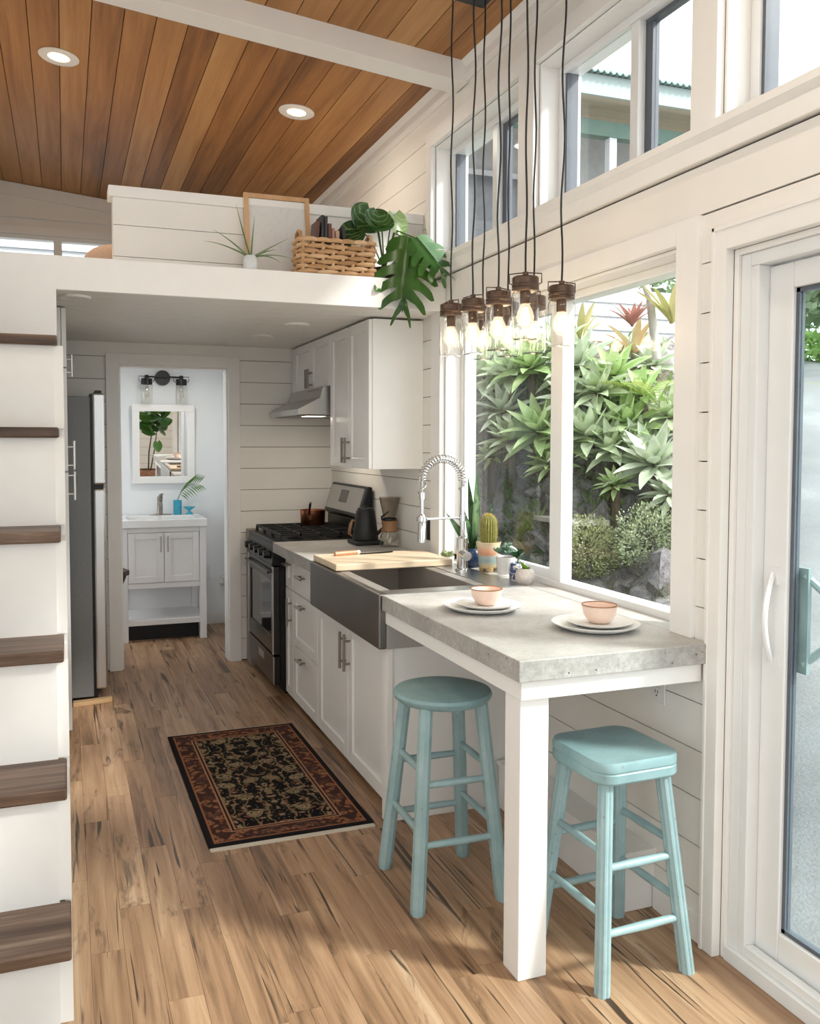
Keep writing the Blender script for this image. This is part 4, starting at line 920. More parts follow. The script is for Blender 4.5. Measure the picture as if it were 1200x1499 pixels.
build('collar', M().lathe((px_, py_, 1.005), [(.040, 0), (.049, .004), (.041, .032), (.046, .062), (.040, .064), (.035, .032)], 28, caps=False), wood('collar_wood', [(.22, .10, .04), (.33, .17, .07)], 'z', 20, .4), t, smooth=50)
build('cone', M().lathe((px_, py_, 1.062), [(.022, 0), (.030, .012), (.034, .02), (.060, .135), (.062, .138), (.058, .135), (.030, .02)], 28, caps=False), thin_glass('smoky_glass', (.80, .76, .72), 1.2, .02, .05), t, smooth=50)
build('ring', M().lathe((px_, py_, 1.068), [(.036, 0), (.042, .004), (.040, .014), (.034, .016)], 24, caps=False), BLACK, t, smooth=50)
# black plug on the wall by the window casing
t = thing('wall_outlet', 'dark outlet on the shiplap backsplash beside the window casing', 'outlet', (FACE-.002, 4.225, 1.06)); build('plate', M().box(FACE-.006, FACE-.001, 4.19, 4.24, 1.0, 1.11), BLACK, t)
build('receptacle', M().box(FACE-.010, FACE-.006, 4.20, 4.23, 1.065, 1.10), MBLK, t); build('receptacle', M().box(FACE-.010, FACE-.006, 4.20, 4.23, 1.01, 1.045), MBLK, t)
# ---------------------------------------------------------------- pendant cluster
pc = thing('pendant_cluster', 'eight glass jar pendants on black cords from one ceiling plate', 'pendant lamp', (1.5, 2.9, 3.28))
cz = roof(1.5)
m = M(); m.prism([(1.39, roof(1.39)-.032), (1.602, roof(1.602)-.032), (1.602, roof(1.602)-.001), (1.39, roof(1.39)-.001)], 'y', 2.47, 3.262); build('canopy', m, BLACK, pc, bevel=.004)
BULB = emit('lit_filament_bulb', (1, .82, .56), 22.0)
def glow_glass():
    m, t, b = newmat('glowing_bulb_glass'); t.nodes.remove(b); e = nd(t, 'Emission'); e.inputs['Color'].default_value = (1, .84, .60, 1); e.inputs['Strength'].default_value = 1.15
    tr = nd(t, 'BsdfTransparent'); mx = nd(t, 'MixShader'); mx.inputs[0].default_value = .38; ln(t, tr.outputs[0], mx.inputs[1]); ln(t, e.outputs[0], mx.inputs[2]); ln(t, mx.outputs[0], t.nodes['Material Output'].inputs['Surface']); return m
BGL = glow_glass()
rng = random.Random(3)
jars = [(1.42, 3.155), (1.42, 2.96), (1.42, 2.758), (1.42, 2.567), (1.58, 3.2), (1.58, 2.99), (1.58, 2.796), (1.58, 2.607)]
for i, (x, y) in enumerate(jars):
    zt = 2.035 + (.01, .0, -.005, .012, .008, .0, -.006, .0)[i]
    pts = []; a = rng.random()*6
    zc0 = roof(x)-.033
    for j in range(26):
        q = j/25; w_ = .0045*math.sin(q*17+a)*min(1, q*6)*min(1, (1-q)*6); pts.append((x+w_, y+w_*.6*math.cos(a), zc0+(zt+.012-zc0)*q))
    build('cord', M().tube(pts, .0034, 6), CORD, pc, smooth=60)
    cp = build('cap', M().lathe((x, y, zt-.044), [(.038, -.002), (.044, 0), (.044, .008), (.0425, .010), (.044, .013), (.044, .020), (.0425, .022), (.043, .042), (.039, .046), (.010, .047), (.009, .062), (.001, .062)], 28), BRONZE, pc, smooth=35)
    ang = rng.random()*3.14 if i != 7 else .0
    dx, dy = math.cos(ang), math.sin(ang); L = .052
    build('bail', M().tube([(x+dx*.043, y+dy*.043, zt-.022), (x+dx*L, y+dy*L, zt-.018), (x+dx*L, y+dy*L, zt+.012), (x, y, zt+.016), (x-dx*L, y-dy*L, zt+.012), (x-dx*L, y-dy*L, zt-.018), (x-dx*.043, y-dy*.043, zt-.022)], .0022, 6), BRONZE, cp)
    build('jar', M().lathe((x, y, zt-.200), [(.001, .006), (.020, .004), (.040, .0), (.044, .006), (.0455, .02), (.0455, .138), (.040, .152), (.039, .160)], 28), JARGL, pc, smooth=50)
    sk = build('socket', M().lathe((x, y, zt-.085), [(.001, 0), (.017, 0), (.017, .04), (.001, .04)], 16), BRONZE, pc, smooth=40)
    bb = build('bulb', M().lathe((x, y, zt-.165), [(.001, 0), (.014, .004), (.027, .022), (.030, .038), (.024, .058), (.014, .078)], 16), BGL, pc, smooth=60)
    m = M()
    for q in range(5):
        an = q*2*math.pi/5; m.tube([(x+.006*math.cos(an), y+.006*math.sin(an), zt-.098), (x+.015*math.cos(an), y+.015*math.sin(an), zt-.145)], .0022, 5)
    build('filament', m, BULB, bb)
    l = bpy.data.lights.new('bulb_light', 'POINT'); l.energy = .45; l.color = (1, .78, .5); l.shadow_soft_size = .02
    lo = bpy.data.objects.new('bulb_light', l); COL.objects.link(lo); lo.parent = bb; lo.location = Vector((x, y, zt-.125)) - rootloc(pc)
# ---------------------------------------------------------------- plant helpers
def strip_leaf(m, base, d, L, W, up=Vector((0, 0, 1)), droop=.3, fold=.25, n=6, prof=None, lift=0.0):
    """a folded blade leaving base in direction d, curving with gravity"""
    d = Vector(d).normalized(); side = d.cross(up)
    if side.length < 1e-3: side = d.orthogonal()
    side.normalize(); p = Vector(base); vs = []; dd = d.copy()
    prof = prof or (lambda q: math.sin(math.pi*min(1, .12+.88*q))**.8 if q < 1 else 0)
    for i in range(n+1):
        q = i/n; w_ = max(W*prof(q)*.5, .0004); nn = side.cross(dd).normalized()
        vs += [p - side*w_ + nn*(fold*w_), p, p + side*w_ + nn*(fold*w_)]
        dd = (dd - Vector((0, 0, 1))*(droop/n*(.4+1.2*q)) + nn*lift/n).normalized(); p = p + dd*(L/n)
    fs = []
    for i in range(n):
        a = i*3; fs += [(a, a+1, a+4, a+3), (a+1, a+2, a+5, a+4)]
    return m.add(vs, fs)
SOIL = plain('potting_soil', (.045, .03, .02), .95, var=.3, nscale=80, bmp=.6, bscale=80)
def pot(t, c, prof, mat, soil_r, soil_z):
    o = build('pot', M().lathe(c, prof, 32), mat, t, smooth=50)
    build('soil', M().lathe((c[0], c[1], c[2]+soil_z), [(soil_r, 0), (.001, .003)], 24), SOIL, t)
    return o
# ---------------------------------------------------------------- plants on the sill
SANS = leafmat('snake_leaf', (.015, .05, .02), (.05, .11, .04), .35, .08, 8, ((.20, .30, .13), 28.0))
NAVY = plain('navy_glaze', (.012, .035, .085), .25, var=.2, bmp=.03)
cx, cy, cz = 1.800, 3.745, .921
t = thing('snake_plant', 'tall snake plant in a round navy pot behind the faucet', 'plant', (cx, cy, cz))
pot(t, (cx, cy, cz), [(.001, 0), (.030, 0), (.048, .02), (.055, .05), (.048, .078), (.036, .09), (.033, .088), (.030, .06)], NAVY, .034, .078)
for (dx, dy, L, W, dr, dz) in ((.04, -.02, .40, .050, .0, 1), (-.05, .03, .36, .045, .0, 1), (.26, -.30, .25, .042, .1, 1), (-.55, .05, .22, .040, .25, 1), (-.22, -.10, .20, .036, .1, 1), (.45, -.1, .20, .036, .2, 1)):
    m = strip_leaf(M(), (cx+dx*.03, cy+dy*.03, cz+.075), (dx, dy, dz), L, W, Vector((.35, -.94, 0)), dr, .5, 8, lambda q: (.55+.45*math.sin(math.pi*min(1, q*1.1)))*(1-q**5)); build('leaf', m, SANS, t, smooth=60)
def grad_pot():
    m, tt, b = newmat('ombre_glaze'); c = nd(tt, 'TexCoord').outputs['Object']; s = nd(tt, 'SeparateXYZ', Vector=c)
    n = nd(tt, 'TexNoise', Vector=c, Scale=22.0, Detail=4.0); z = mth(tt, 'ADD', s.outputs['Z'], mth(tt, 'MULTIPLY', mth(tt, 'SUBTRACT', n.outputs['Fac'], .5), .03))
    ln(tt, ramp(tt, mth(tt, 'MULTIPLY', z, 8.0), [(.0, (.52, .36, .17)), (.25, (.58, .46, .28)), (.42, (.28, .42, .44)), (.58, (.40, .45, .42)), (.68, (.62, .30, .18)), (.85, (.70, .40, .26)), (.95, (.66, .52, .34))]).outputs[0], b.inputs['Base Color']); b.inputs['Roughness'].default_value = .3; return m
cx, cy = 1.805, 3.585
t = thing('potted_cactus', 'round golden cactus in a three-footed ombre pot', 'plant', (cx, cy, cz))
p = pot(t, (cx, cy, cz+.018), [(.001, 0), (.036, 0), (.044, .012), (.052, .10), (.058, .118), (.054, .119), (.048, .10)], grad_pot(), .049, .103)
for a in (20, 140, 260): build('foot', M().lathe((cx+.027*math.cos(R(a)), cy+.027*math.sin(R(a)), cz), [(.012, 0), (.016, .01), (.015, .024)], 12), plain('tan_glaze', (.45, .31, .15), .35, bmp=0), t, smooth=50)
m = M(); n = 40; vs = []; zs = [(.030, 0), (.037, .03), (.039, .07), (.038, .10), (.031, .125), (.016, .142), (.001, .146)]
for r_, z in zs:
    for j in range(n): rr = r_*(1.0 if j % 2 else .86); vs.append((cx+rr*math.cos(2*math.pi*j/n), cy+rr*math.sin(2*math.pi*j/n), cz+.118+z))
m.add(vs, [(i*n+j, i*n+(j+1) % n, (i+1)*n+(j+1) % n, (i+1)*n+j) for i in range(len(zs)-1) for j in range(n)])
cact = build('stem', m, plain('cactus_green', (.20, .20, .05), .7, var=.2, nscale=60), t, smooth=20)
m = M(); rn = random.Random(5)
for i in range(900):
    j = rn.randrange(20)*2+1; q = rn.random(); k0 = min(int(q*6), 5); u = q*6-k0; r_ = zs[k0][0]*(1-u)+zs[k0+1][0]*u; z = zs[k0][1]*(1-u)+zs[k0+1][1]*u
    a = 2*math.pi*j/n; p0 = Vector((cx+r_*math.cos(a), cy+r_*math.sin(a), cz+.118+z)); d = Vector((math.cos(a+rn.uniform(-.9, .9)), math.sin(a+rn.uniform(-.9, .9)), rn.uniform(-.2, .9))).normalized()*.010; s = d.orthogonal().normalized()*.0006
    m.add([p0-s, p0+s, p0+d], [(0, 1, 2)])
o = build('spines', m, plain('golden_spines', (.50, .33, .06), .6, bmp=0), cact); o['kind'] = 'stuff'
cx, cy = 1.812, 3.43
t = thing('potted_succulent', 'grey-green succulent in a plain white footed pot', 'plant', (cx, cy, cz))
pot(t, (cx, cy, cz), [(.001, 0), (.036, 0), (.037, .008), (.030, .012), (.036, .02), (.045, .085), (.047, .088), (.043, .088), (.039, .06)], CERW, .042, .080)
SUCC = leafmat('succulent_grey', (.10, .20, .13), (.22, .34, .24), .5, .05)
m = M(); rn = random.Random(9)
for i in range(26):
    a = rn.random()*6.28; r_ = rn.random()*.03; s0 = Vector((cx+r_*math.cos(a), cy+r_*math.sin(a), cz+.078)); d = Vector((math.cos(a)*r_*16, math.sin(a)*r_*16, 1)).normalized(); e = s0+d*rn.uniform(.02, .06)
    for k_ in range(5):
        q = a+k_*1.3; v = Vector((math.cos(q), math.sin(q), .7)).normalized(); m.tube([e, e+v*.012, e+v*.022], [.003, .0048, .001], 5)
o = build('rosettes', m, SUCC, t, smooth=60); o['kind'] = 'stuff'
def spk():
    m, tt, b = newmat('blue_brush_glaze'); c, _ = objco(tt, False); n = nd(tt, 'TexNoise', Vector=c, Scale=55.0, Detail=3.0, Distortion=1.0)
    ln(tt, ramp(tt, n.outputs['Fac'], [(.46, (.62, .61, .60)), (.54, (.05, .08, .19))]).outputs[0], b.inputs['Base Color']); b.inputs['Roughness'].default_value = .3; return m
cx, cy = 1.808, 3.315
t = thing('potted_jade', 'dark jade sprig in a blue brushed white jar', 'plant', (cx, cy, cz))
pot(t, (cx, cy, cz), [(.001, 0), (.030, 0), (.036, .012), (.038, .045), (.032, .07), (.028, .075), (.025, .07)], spk(), .027, .066)
JADE = leafmat('jade_dark', (.012, .045, .018), (.04, .11, .04), .25, .04)
def round_leaf(m, base, tip, w, nrm):
    base, tip = Vector(base), Vector(tip); d = tip-base; s = d.cross(Vector(nrm)).normalized(); u = s.cross(d).normalized(); vs = [base]; n = 10
    for i in range(n):
        q = 2*math.pi*i/n; vs.append(base+d*(.5-.5*math.cos(q))+s*w*.5*math.sin(q)+u*(.08*w*abs(math.sin(q))))
    vs.append(base+d*.5-u*.04*w); return m.add(vs, [(1+i, 1+(i+1) % n, n+1) for i in range(n)])
jb = Vector((cx, cy, cz+.07))
build('stem', M().tube([jb, jb+Vector((.004, 0, .03)), jb+Vector((.0, 0, .055))], .003, 6), JADE, t)
for a, z0, L in ((0, .03, .032), (2.2, .03, .032), (3.6, .02, .03), (5.0, .045, .034), (1.2, .05, .036), (2.9, .052, .04), (4.2, .035, .03)):
    b0 = jb+Vector((.002, 0, z0)); build('leaf', round_leaf(M(), b0, b0+Vector((math.cos(a)*L, math.sin(a)*L, L*.55)), .024, (math.cos(a+1.6), math.sin(a+1.6), 1.2)), JADE, t, smooth=60)
cx, cy = 1.795, 3.225
t = thing('potted_sprout', 'bright green sprout in a small round off-white pot', 'plant', (cx, cy, cz))
pot(t, (cx, cy, cz), [(.001, 0), (.026, 0), (.038, .015), (.042, .034), (.036, .055), (.024, .064), (.020, .062), (.019, .05)], plain('speckled_offwhite', (.66, .60, .56), .35, var=.16, nscale=90, bmp=.05), .021, .056)
LIME = leafmat('lime_leaf', (.14, .30, .02), (.26, .46, .05), .4, .2)
b0 = Vector((cx, cy, cz+.055))
for a, L, e in ((2.6, .06, .9), (3.6, .05, .7), (1.2, .03, .5), (5.2, .035, .35), (.3, .03, .3)): build('leaf', strip_leaf(M(), b0, (math.cos(a)*.5, math.sin(a)*.5, e), L, .024, Vector((0, 0, 1)), .2, .3, 5), LIME, t, smooth=60)
t = thing('small_succulent', 'tiny pale succulent in a white dish behind the faucet column', 'plant', (1.755, 3.93, cz))
build('pot', M().lathe((1.755, 3.93, cz), [(.001, 0), (.03, 0), (.036, .03), (.032, .03), (.001, .02)], 20), CERW, t, smooth=50)
m = M()
for i in range(20):
    a = i*2.4; e = .4+i*.05; v = Vector((math.cos(a), math.sin(a), e)).normalized(); c0 = Vector((1.755, 3.93, cz+.025)); m.tube([c0, c0+v*.025, c0+v*.042], [.004, .008, .001], 5)
build('rosette', m, leafmat('pale_succulent', (.28, .34, .16), (.45, .48, .28), .5, .1), t, smooth=60)

# ---------------------------------------------------------------- loft ledge: art, air plant, basket, books, monstera
OAKF = wood('oak_picture_frame', [(.50, .27, .12), (.62, .38, .2), (.70, .46, .27)], 'z', 16, .45)
a = thing('framed_art', 'pale line drawing in a thin oak frame leaning on the half wall', 'picture', (1.0, 4.27, LOFT_Z))
TLT = Matrix.Translation((0, 4.245, LOFT_Z)) @ Matrix.Rotation(R(-7), 4, 'X')
def tilted(m): return m.xf(TLT)
x0, x1, hh, wd = .832, 1.158, .425, .022
build('frame', tilted(M().box(x0, x1, 0, .022, 0, wd).box(x0, x1, 0, .022, hh-wd, hh).box(x0, x0+wd, 0, .022, wd, hh-wd).box(x1-wd, x1, 0, .022, wd, hh-wd)), OAKF, a)
def paper():
    m, tt, b = newmat('faint_line_drawing'); c, _ = objco(tt, False); w = nd(tt, 'TexWave', Vector=c, Scale=4.0, Distortion=16.0, Detail=3.0); w.inputs['Detail Scale'].default_value = 2.2
    ln(tt, mixc(tt, mth(tt, 'MULTIPLY', ramp(tt, w.outputs['Fac'], [(.93, (0, 0, 0)), (.98, (1, 1, 1))]).outputs[0], .5), (.74, .73, .71), (.66, .65, .63)), b.inputs['Base Color']); b.inputs['Roughness'].default_value = .5; return m
build('print', tilted(M().box(x0+wd, x1-wd, .010, .014, wd, hh-wd)), paper(), a)
t = thing('air_plant', 'spiky air plant in a small pale glass in front of the framed art', 'plant', (.822, 4.09, LOFT_Z))
build('glass', M().lathe((.822, 4.09, LOFT_Z), [(.001, 0), (.030, 0), (.035, .01), (.034, .055), (.024, .075), (.021, .075), (.030, .05), (.001, .006)], 22), plain('pale_blue_white_glass', (.70, .73, .75), .12, bmp=0), t, smooth=50)
AIR = leafmat('air_plant_green', (.10, .17, .07), (.20, .27, .13), .5, .1)
for dx, dz, L, dr, dy in ((-.30, 1, .24, -.15, -.05), (.10, 1, .19, .1, .05), (-.9, .75, .20, .35, -.1), (-1, .5, .21, .45, .05), (1, .62, .19, .1, -.1), (1, .25, .18, .6, -.15), (.5, .1, .15, 1.0, -.3), (.8, .45, .13, .3, .2)):
    build('leaf', strip_leaf(M(), (.822+dx*.012, 4.09, LOFT_Z+.07), (dx, dy, dz), L, .010, Vector((0, -1, 0)), dr, .5, 8, lambda q: (1-q)**.7), AIR, t, smooth=60)
WICK = wood('water_hyacinth', [(.36, .19, .08), (.56, .34, .17), (.68, .46, .27)], 'x', 22, .7, 1.0, rv=.35)
b = thing('wicker_basket', 'chunky woven water-hyacinth basket with handles on the loft ledge', 'basket', (1.232, 4.11, LOFT_Z))
bw, bd, bh = .186, .075, .168
build('liner', M().box(1.232-bw+.01, 1.232+bw-.01, 4.11-bd+.01, 4.11+bd-.01, LOFT_Z, LOFT_Z+.145), plain('basket_shadow', (.14, .08, .04), .9), b)
rows, rh = 6, .024
rn = random.Random(2)
def ring_pt(u, rr, z):       # u in metres round a rounded rectangle
    per = 4*(bw+bd); u %= per; hx, hy = bw-.012, bd-.012
    if u < 2*bw: q = u/(2*bw); x, y = -hx+2*hx*q, -hy; nx, ny = 0, -1
    elif u < 2*bw+2*bd: q = (u-2*bw)/(2*bd); x, y = hx, -hy+2*hy*q; nx, ny = 1, 0
    elif u < 4*bw+2*bd: q = (u-2*bw-2*bd)/(2*bw); x, y = hx-2*hx*q, hy; nx, ny = 0, 1
    else: q = (u-4*bw-2*bd)/(2*bd); x, y = -hx, hy-2*hy*q; nx, ny = -1, 0
    return Vector((1.232+x+nx*rr, 4.11+y+ny*rr, z))
per = 4*(bw+bd); nst = 20; stp = per/nst
for r_ in range(rows):
    z = LOFT_Z+.014+r_*rh
    for k_ in range(nst//2):
        u0 = (2*k_+(r_ % 2))*stp - stp*.55; pts = []; rad = []
        for j in range(9):
            q = j/8; u = u0+q*stp*2.1; out = .002+.012*math.sin(math.pi*q); pts.append(ring_pt(u, out, z+rn.uniform(-.001, .001)+.004*(q-.5))); rad.append(.0085+.004*math.sin(math.pi*q))
        build('strand', M().tube(pts, rad, 6), WICK, b, smooth=60)
for k_ in range(nst):
    u = k_*stp; pts = [ring_pt(u, .004+.010*((j+k_) % 2), LOFT_Z+.006+j*rh) for j in range(rows+1)]; build('stake', M().tube(pts, [.0085]*(rows+1), 6), WICK, b, smooth=60)
for k_ in range(16):
    u0 = k_*per/16; pts = [ring_pt(u0+per/16*1.25*j/6, .006+.006*math.sin(math.pi*j/6), LOFT_Z+.160+.005*math.sin(math.pi*j/6)) for j in range(7)]; build('rim_wrap', M().tube(pts, [.007, .011, .012, .012, .012, .011, .007], 6), WICK, b, smooth=60)
for s in (-1, 1):
    xx = 1.232+s*(bw-.01); build('handle', M().tube([(xx, 4.07, LOFT_Z+.16), (xx, 4.075, LOFT_Z+.20), (xx, 4.11, LOFT_Z+.212), (xx, 4.145, LOFT_Z+.20), (xx, 4.15, LOFT_Z+.16)], .010, 6), WICK, b, smooth=60)
bk = [(1.120, .016, .255, (.10, .035, .025), 'maroon', 14), (1.150, .012, .282, (.02, .02, .02), 'thin black', 4), (1.167, .014, .278, (.03, .03, .032), 'charcoal', 2), (1.186, .016, .245, (.12, .045, .03), 'reddish brown', 0), (1.205, .012, .225, (.33, .18, .13), 'dusty pink', 0), (1.222, .018, .215, (.40, .27, .19), 'tan', 0), (1.262, .014, .235, (.016, .016, .018), 'black angled', -18)]
PAPER = plain('page_block', (.62, .57, .48), .8, bmp=0)
for x, w_, h_, col, nm, tl in bk:
    o = thing('book', nm+' book standing in the wicker basket', 'book', (x, 4.10, LOFT_Z+.146), 'books in the basket')
    h_ -= .146
    build('cover', M().box(0, .002, -.05, .05, 0, h_).box(w_-.002, w_, -.05, .05, 0, h_).box(.002, w_-.002, -.05, -.047, 0, h_), plain('cover_'+nm.replace(' ', '_'), col, .5, bmp=0), o, local=True)
    build('pages', M().box(.002, w_-.002, -.046, .047, .003, h_-.004), PAPER, o, local=True); o.rotation_euler.y = R(tl*.35)
# monstera
MON = leafmat('monstera_green', (.016, .065, .008), (.055, .155, .02), .22, .08, 6)
MONL = leafmat('monstera_glossy', (.03, .11, .02), (.10, .22, .06), .14, .08, 6)
VEIN = leafmat('veined_green', (.012, .045, .010), (.035, .10, .02), .3, .1, 5, ((.20, .33, .09), 55.0))
PALEL = leafmat('pale_new_leaf', (.12, .24, .05), (.30, .42, .16), .3, .2, 8, ((.45, .55, .3), 55.0))
STEM = leafmat('green_stem', (.04, .08, .02), (.07, .13, .03), .5, .0)
mp = thing('monstera_plant', 'trailing monstera with split leaves hanging over the loft edge', 'plant', (1.50, 4.14, LOFT_Z))
build('pot', M().lathe((1.50, 4.14, LOFT_Z), [(.001, 0), (.050, 0), (.062, .06), (.064, .07), (.058, .07), (.050, .04)], 24), plain('dark_glass_jar', (.05, .045, .04), .12, bmp=0), mp, smooth=50)
build('soil', M().lathe((1.50, 4.14, LOFT_Z+.055), [(.056, 0), (.001, .002)], 20), SOIL, mp)
def frame_of(base, tip, face):
    d = (tip-base); L = d.length; d.normalize(); f_ = Vector(face); f_ = (f_-d*f_.dot(d)).normalized(); s = f_.cross(d).normalized(); return L, d, s, f_
def split_leaf(base, tip, face, W, lobes=6, curl=.12):
    L, d, s, f_ = frame_of(base, tip, face); m = M()
    def P(u, t, h=0): return base + d*(t*L) + s*(u*W) + f_*h
    def edge(t): # half width of the outline at t
        return max(.02, math.sin(math.pi*min(1, (t*.86+.17)))**.75)*.5*(1.0 if t < .75 else 1-(t-.75)*1.6)
    for sg in (-1, 1):
        for i in range(lobes):
            t0, t1 = -.02+i/lobes*.96, -.02+(i+1)/lobes*.96; vs = []; n = 11
            sweep = -.22+.62*(i/(lobes-1))
            for j in range(n):
                u = j/(n-1); e = edge((t0+t1)/2+.05*0); fw_ = sweep*u*.55*(1-.3*u)+.16*u*u
                g = 1.05 if u < .38 else (.90 if u < .75 else max(.04, .90*math.sqrt(max(0, 1-((u-.75)/.25)**2))))
                tc_, hw = (t0+t1)/2, (t1-t0)/2*(1+.12*(u < .45))*g*(1+.55*u*(i in (0,)))
                for q in (-1, 1): vs.append(P(sg*e*u*(1 if q*1 < 0 or True else 1), tc_+fw_+q*hw, -curl*W*(u**2)*.9+ (.006 if u < .1 else 0)))
            fs = [(2*j, 2*j+1, 2*j+3, 2*j+2) for j in range(n-1)]
            m.add(vs, fs)
    a = P(-.07, .88); b_ = P(.07, .88); c_ = P(0, 1.0, -.01); m.add([a, P(0, .86, .004), b_, c_], [(0, 1, 3), (1, 2, 3)])
    m.tube([P(0, -.02, .004), P(0, .5, .006), P(0, .93, .0)], [.004, .003, .001], 5)
    return m
def heart_leaf(base, tip, face, W, cup=.15):
    L, d, s, f_ = frame_of(base, tip, face); m = M(); n = 12; vs = []
    for i in range(n+1):
        q = i/n; t = -.16+1.16*q
        w_ = .5*W*(math.sin(math.pi*min(1, (q*.90+.10)))**.65)*(1-.15*q) if q < 1 else .001
        notch = .16*L*max(0, 1-q*5)
        for u in (-1, -.5, 0, .5, 1): vs.append(base+d*(t*L+notch*(1-abs(u))*1.0)+s*(u*w_)+f_*(cup*W*(u*u*.5)))
    m.add(vs, [(i*5+j, i*5+j+1, (i+1)*5+j+1, (i+1)*5+j) for i in range(n) for j in range(4)]); return m
def lp(px, py, y): return onY(px, py, y)
root = Vector((1.50, 4.14, LOFT_Z+.06))
def petiole(to, mid=None, r_=.0035):
    build('petiole', M().tube([root, (root+to)/2+Vector((0, .0, .05)) if mid is None else mid, to], [r_*1.2, r_, r_*.8], 6), STEM, mp, smooth=60)
b1, t1 = lp(601, 352, 3.975), lp(589, 457, 3.955); petiole(b1, root+Vector((.02, -.08, .17)), .005); build('leaf', split_leaf(b1, t1, (-.25, -.95, .25), .32, 6), MON, mp, smooth=60)
b2, t2 = lp(612, 350, 3.95), lp(655, 404, 3.885); petiole(b2, root+Vector((.05, -.02, .2)), .005); build('leaf', split_leaf(b2, t2, (-.1, -.85, .55), .235, 5), MONL, mp, smooth=60)
for bp, tp, y, w_, fc, mt in (((523, 334), (497, 360), 4.15, .135, (-.2, -1, .15), VEIN), ((543, 312), (520, 338), 4.17, .19, (.1, -1, .3), VEIN), ((547, 318), (576, 328), 4.13, .16, (0, -.8, .7), VEIN), ((556, 314), (549, 340), 4.10, .17, (.1, -.9, .5), VEIN), ((577, 314), (586, 348), 4.12, .13, (.2, -1, .3), PALEL), ((632, 366), (650, 368), 4.0, .05, (0, -.4, 1), PALEL), ((556, 418), (549, 427), 4.02, .05, (0, -1, .2), MON)):
    a0, e0 = lp(*bp, y), lp(*tp, y-.02); build('leaf', heart_leaf(a0, e0, fc, w_), mt, mp, smooth=60); petiole(a0)
tag(build('loft_cushion', M().sphere((.245, 4.56, LOFT_Z+.085), .15, .10, .092, 20, 12), plain('peach_linen', (.60, .40, .28), .9, var=.1, nscale=120, bmp=.3, bscale=200), smooth=60), 'rounded peach cushion lying in the loft behind the half wall', 'cushion')
# ---------------------------------------------------------------- fiddle-leaf fig behind the camera, seen in the mirror
fx, fy = 1.36, -.55
t = thing('fiddle_leaf_fig', 'fiddle-leaf fig tree in a brown basket, reflected in the bathroom mirror', 'plant', (fx, fy, 0))
build('basket', M().lathe((fx-.05, fy, 0), [(.001, 0), (.17, 0), (.20, .10), (.20, .36), (.17, .42), (.16, .42), (.18, .34)], 28), plain('brown_wicker', (.22, .10, .055), .8, var=.4, nscale=50, bmp=.6, bscale=60), t, smooth=50)
build('soil', M().lathe((fx-.05, fy, .37), [(.165, 0), (.001, .01)], 20), SOIL, t)
for s in (-1, 1): build('handle', M().tube([(fx-.05+s*.17, fy-.05, .40), (fx-.05+s*.185, fy-.03, .50), (fx-.05+s*.185, fy+.03, .50), (fx-.05+s*.17, fy+.05, .40)], .012, 6), DARKW, t, smooth=60)
FIG = leafmat('fig_leaf', (.03, .09, .015), (.07, .17, .03), .3, .1, 5)
build('trunk', M().tube([Vector((fx-.06, fy, .36)), Vector((fx-.05, fy, .7)), Vector((fx+.0, fy+.01, 1.05)), Vector((fx+.03, fy+.01, 1.45))], [.014, .012, .010, .006], 8), DARKW, t, smooth=60)
build('trunk', M().tube([Vector((fx-.03, fy-.01, .36)), Vector((fx+.05, fy, .8)), Vector((fx+.10, fy+.01, 1.3))], [.012, .010, .006], 8), DARKW, t, smooth=60)
rn = random.Random(12)
for i in range(30):
    c0 = Vector((rn.uniform(fx-.05, fx+.13), fy, rn.uniform(1.02, 1.6))); an = rn.random()*6.28; e = c0+Vector((math.cos(an)*.25, math.sin(an)*.18, rn.uniform(-.05, .16)))
    build('leaf', heart_leaf(c0+(e-c0)*.15, e, (rn.uniform(-.4, .4), .8, .6), .20), FIG, t, smooth=60)
e0 = Vector((fx+.08, fy+.05, .88)); build('leaf', heart_leaf(e0, e0+Vector((.02, .03, -.17)), (0, 1, .2), .16), FIG, t, smooth=60)
# ---------------------------------------------------------------- outdoors
from mathutils import noise
def sm(a, b, x): t = min(1, max(0, (x-a)/(b-a))); return t*t*(3-2*t)
def h_drive(x, y):
    d = .707*(x+y); z = -.45 + max(0, min(d, 14.2)-3.2)*.288
    return -.45 + (z+.45)*sm(2.0, 2.9, x)
def h_bank(x, y):
    z = -.30 + (x-2.30)*(1.10+2.3*sm(4.3, 6.3, y))
    top = 2.02 + .05*(x-4.8) + .20*sm(4.8, 6.3, y)
    z = z if z < top-.3 else top-.3+.3*(1-math.exp(-(z-top+.3)/.3))
    n = noise.noise(Vector((x*1.3, y*1.3, 3)))*.22 + noise.noise(Vector((x*3.5, y*3.5, 7)))*.10
    n += (.5-abs(noise.noise(Vector((x*2.2, y*2.2, 11)))))*.16 + noise.noise(Vector((x*8, y*8, 5)))*.04
    return z + n*sm(2.25, 2.7, x)
def bank_mask(x, y): return sm(-.25, .5, y-1.1*x-.05)
def h_ground(x, y):
    m_ = bank_mask(x, y); return h_drive(x, y)*(1-m_) + h_bank(x, y)*m_
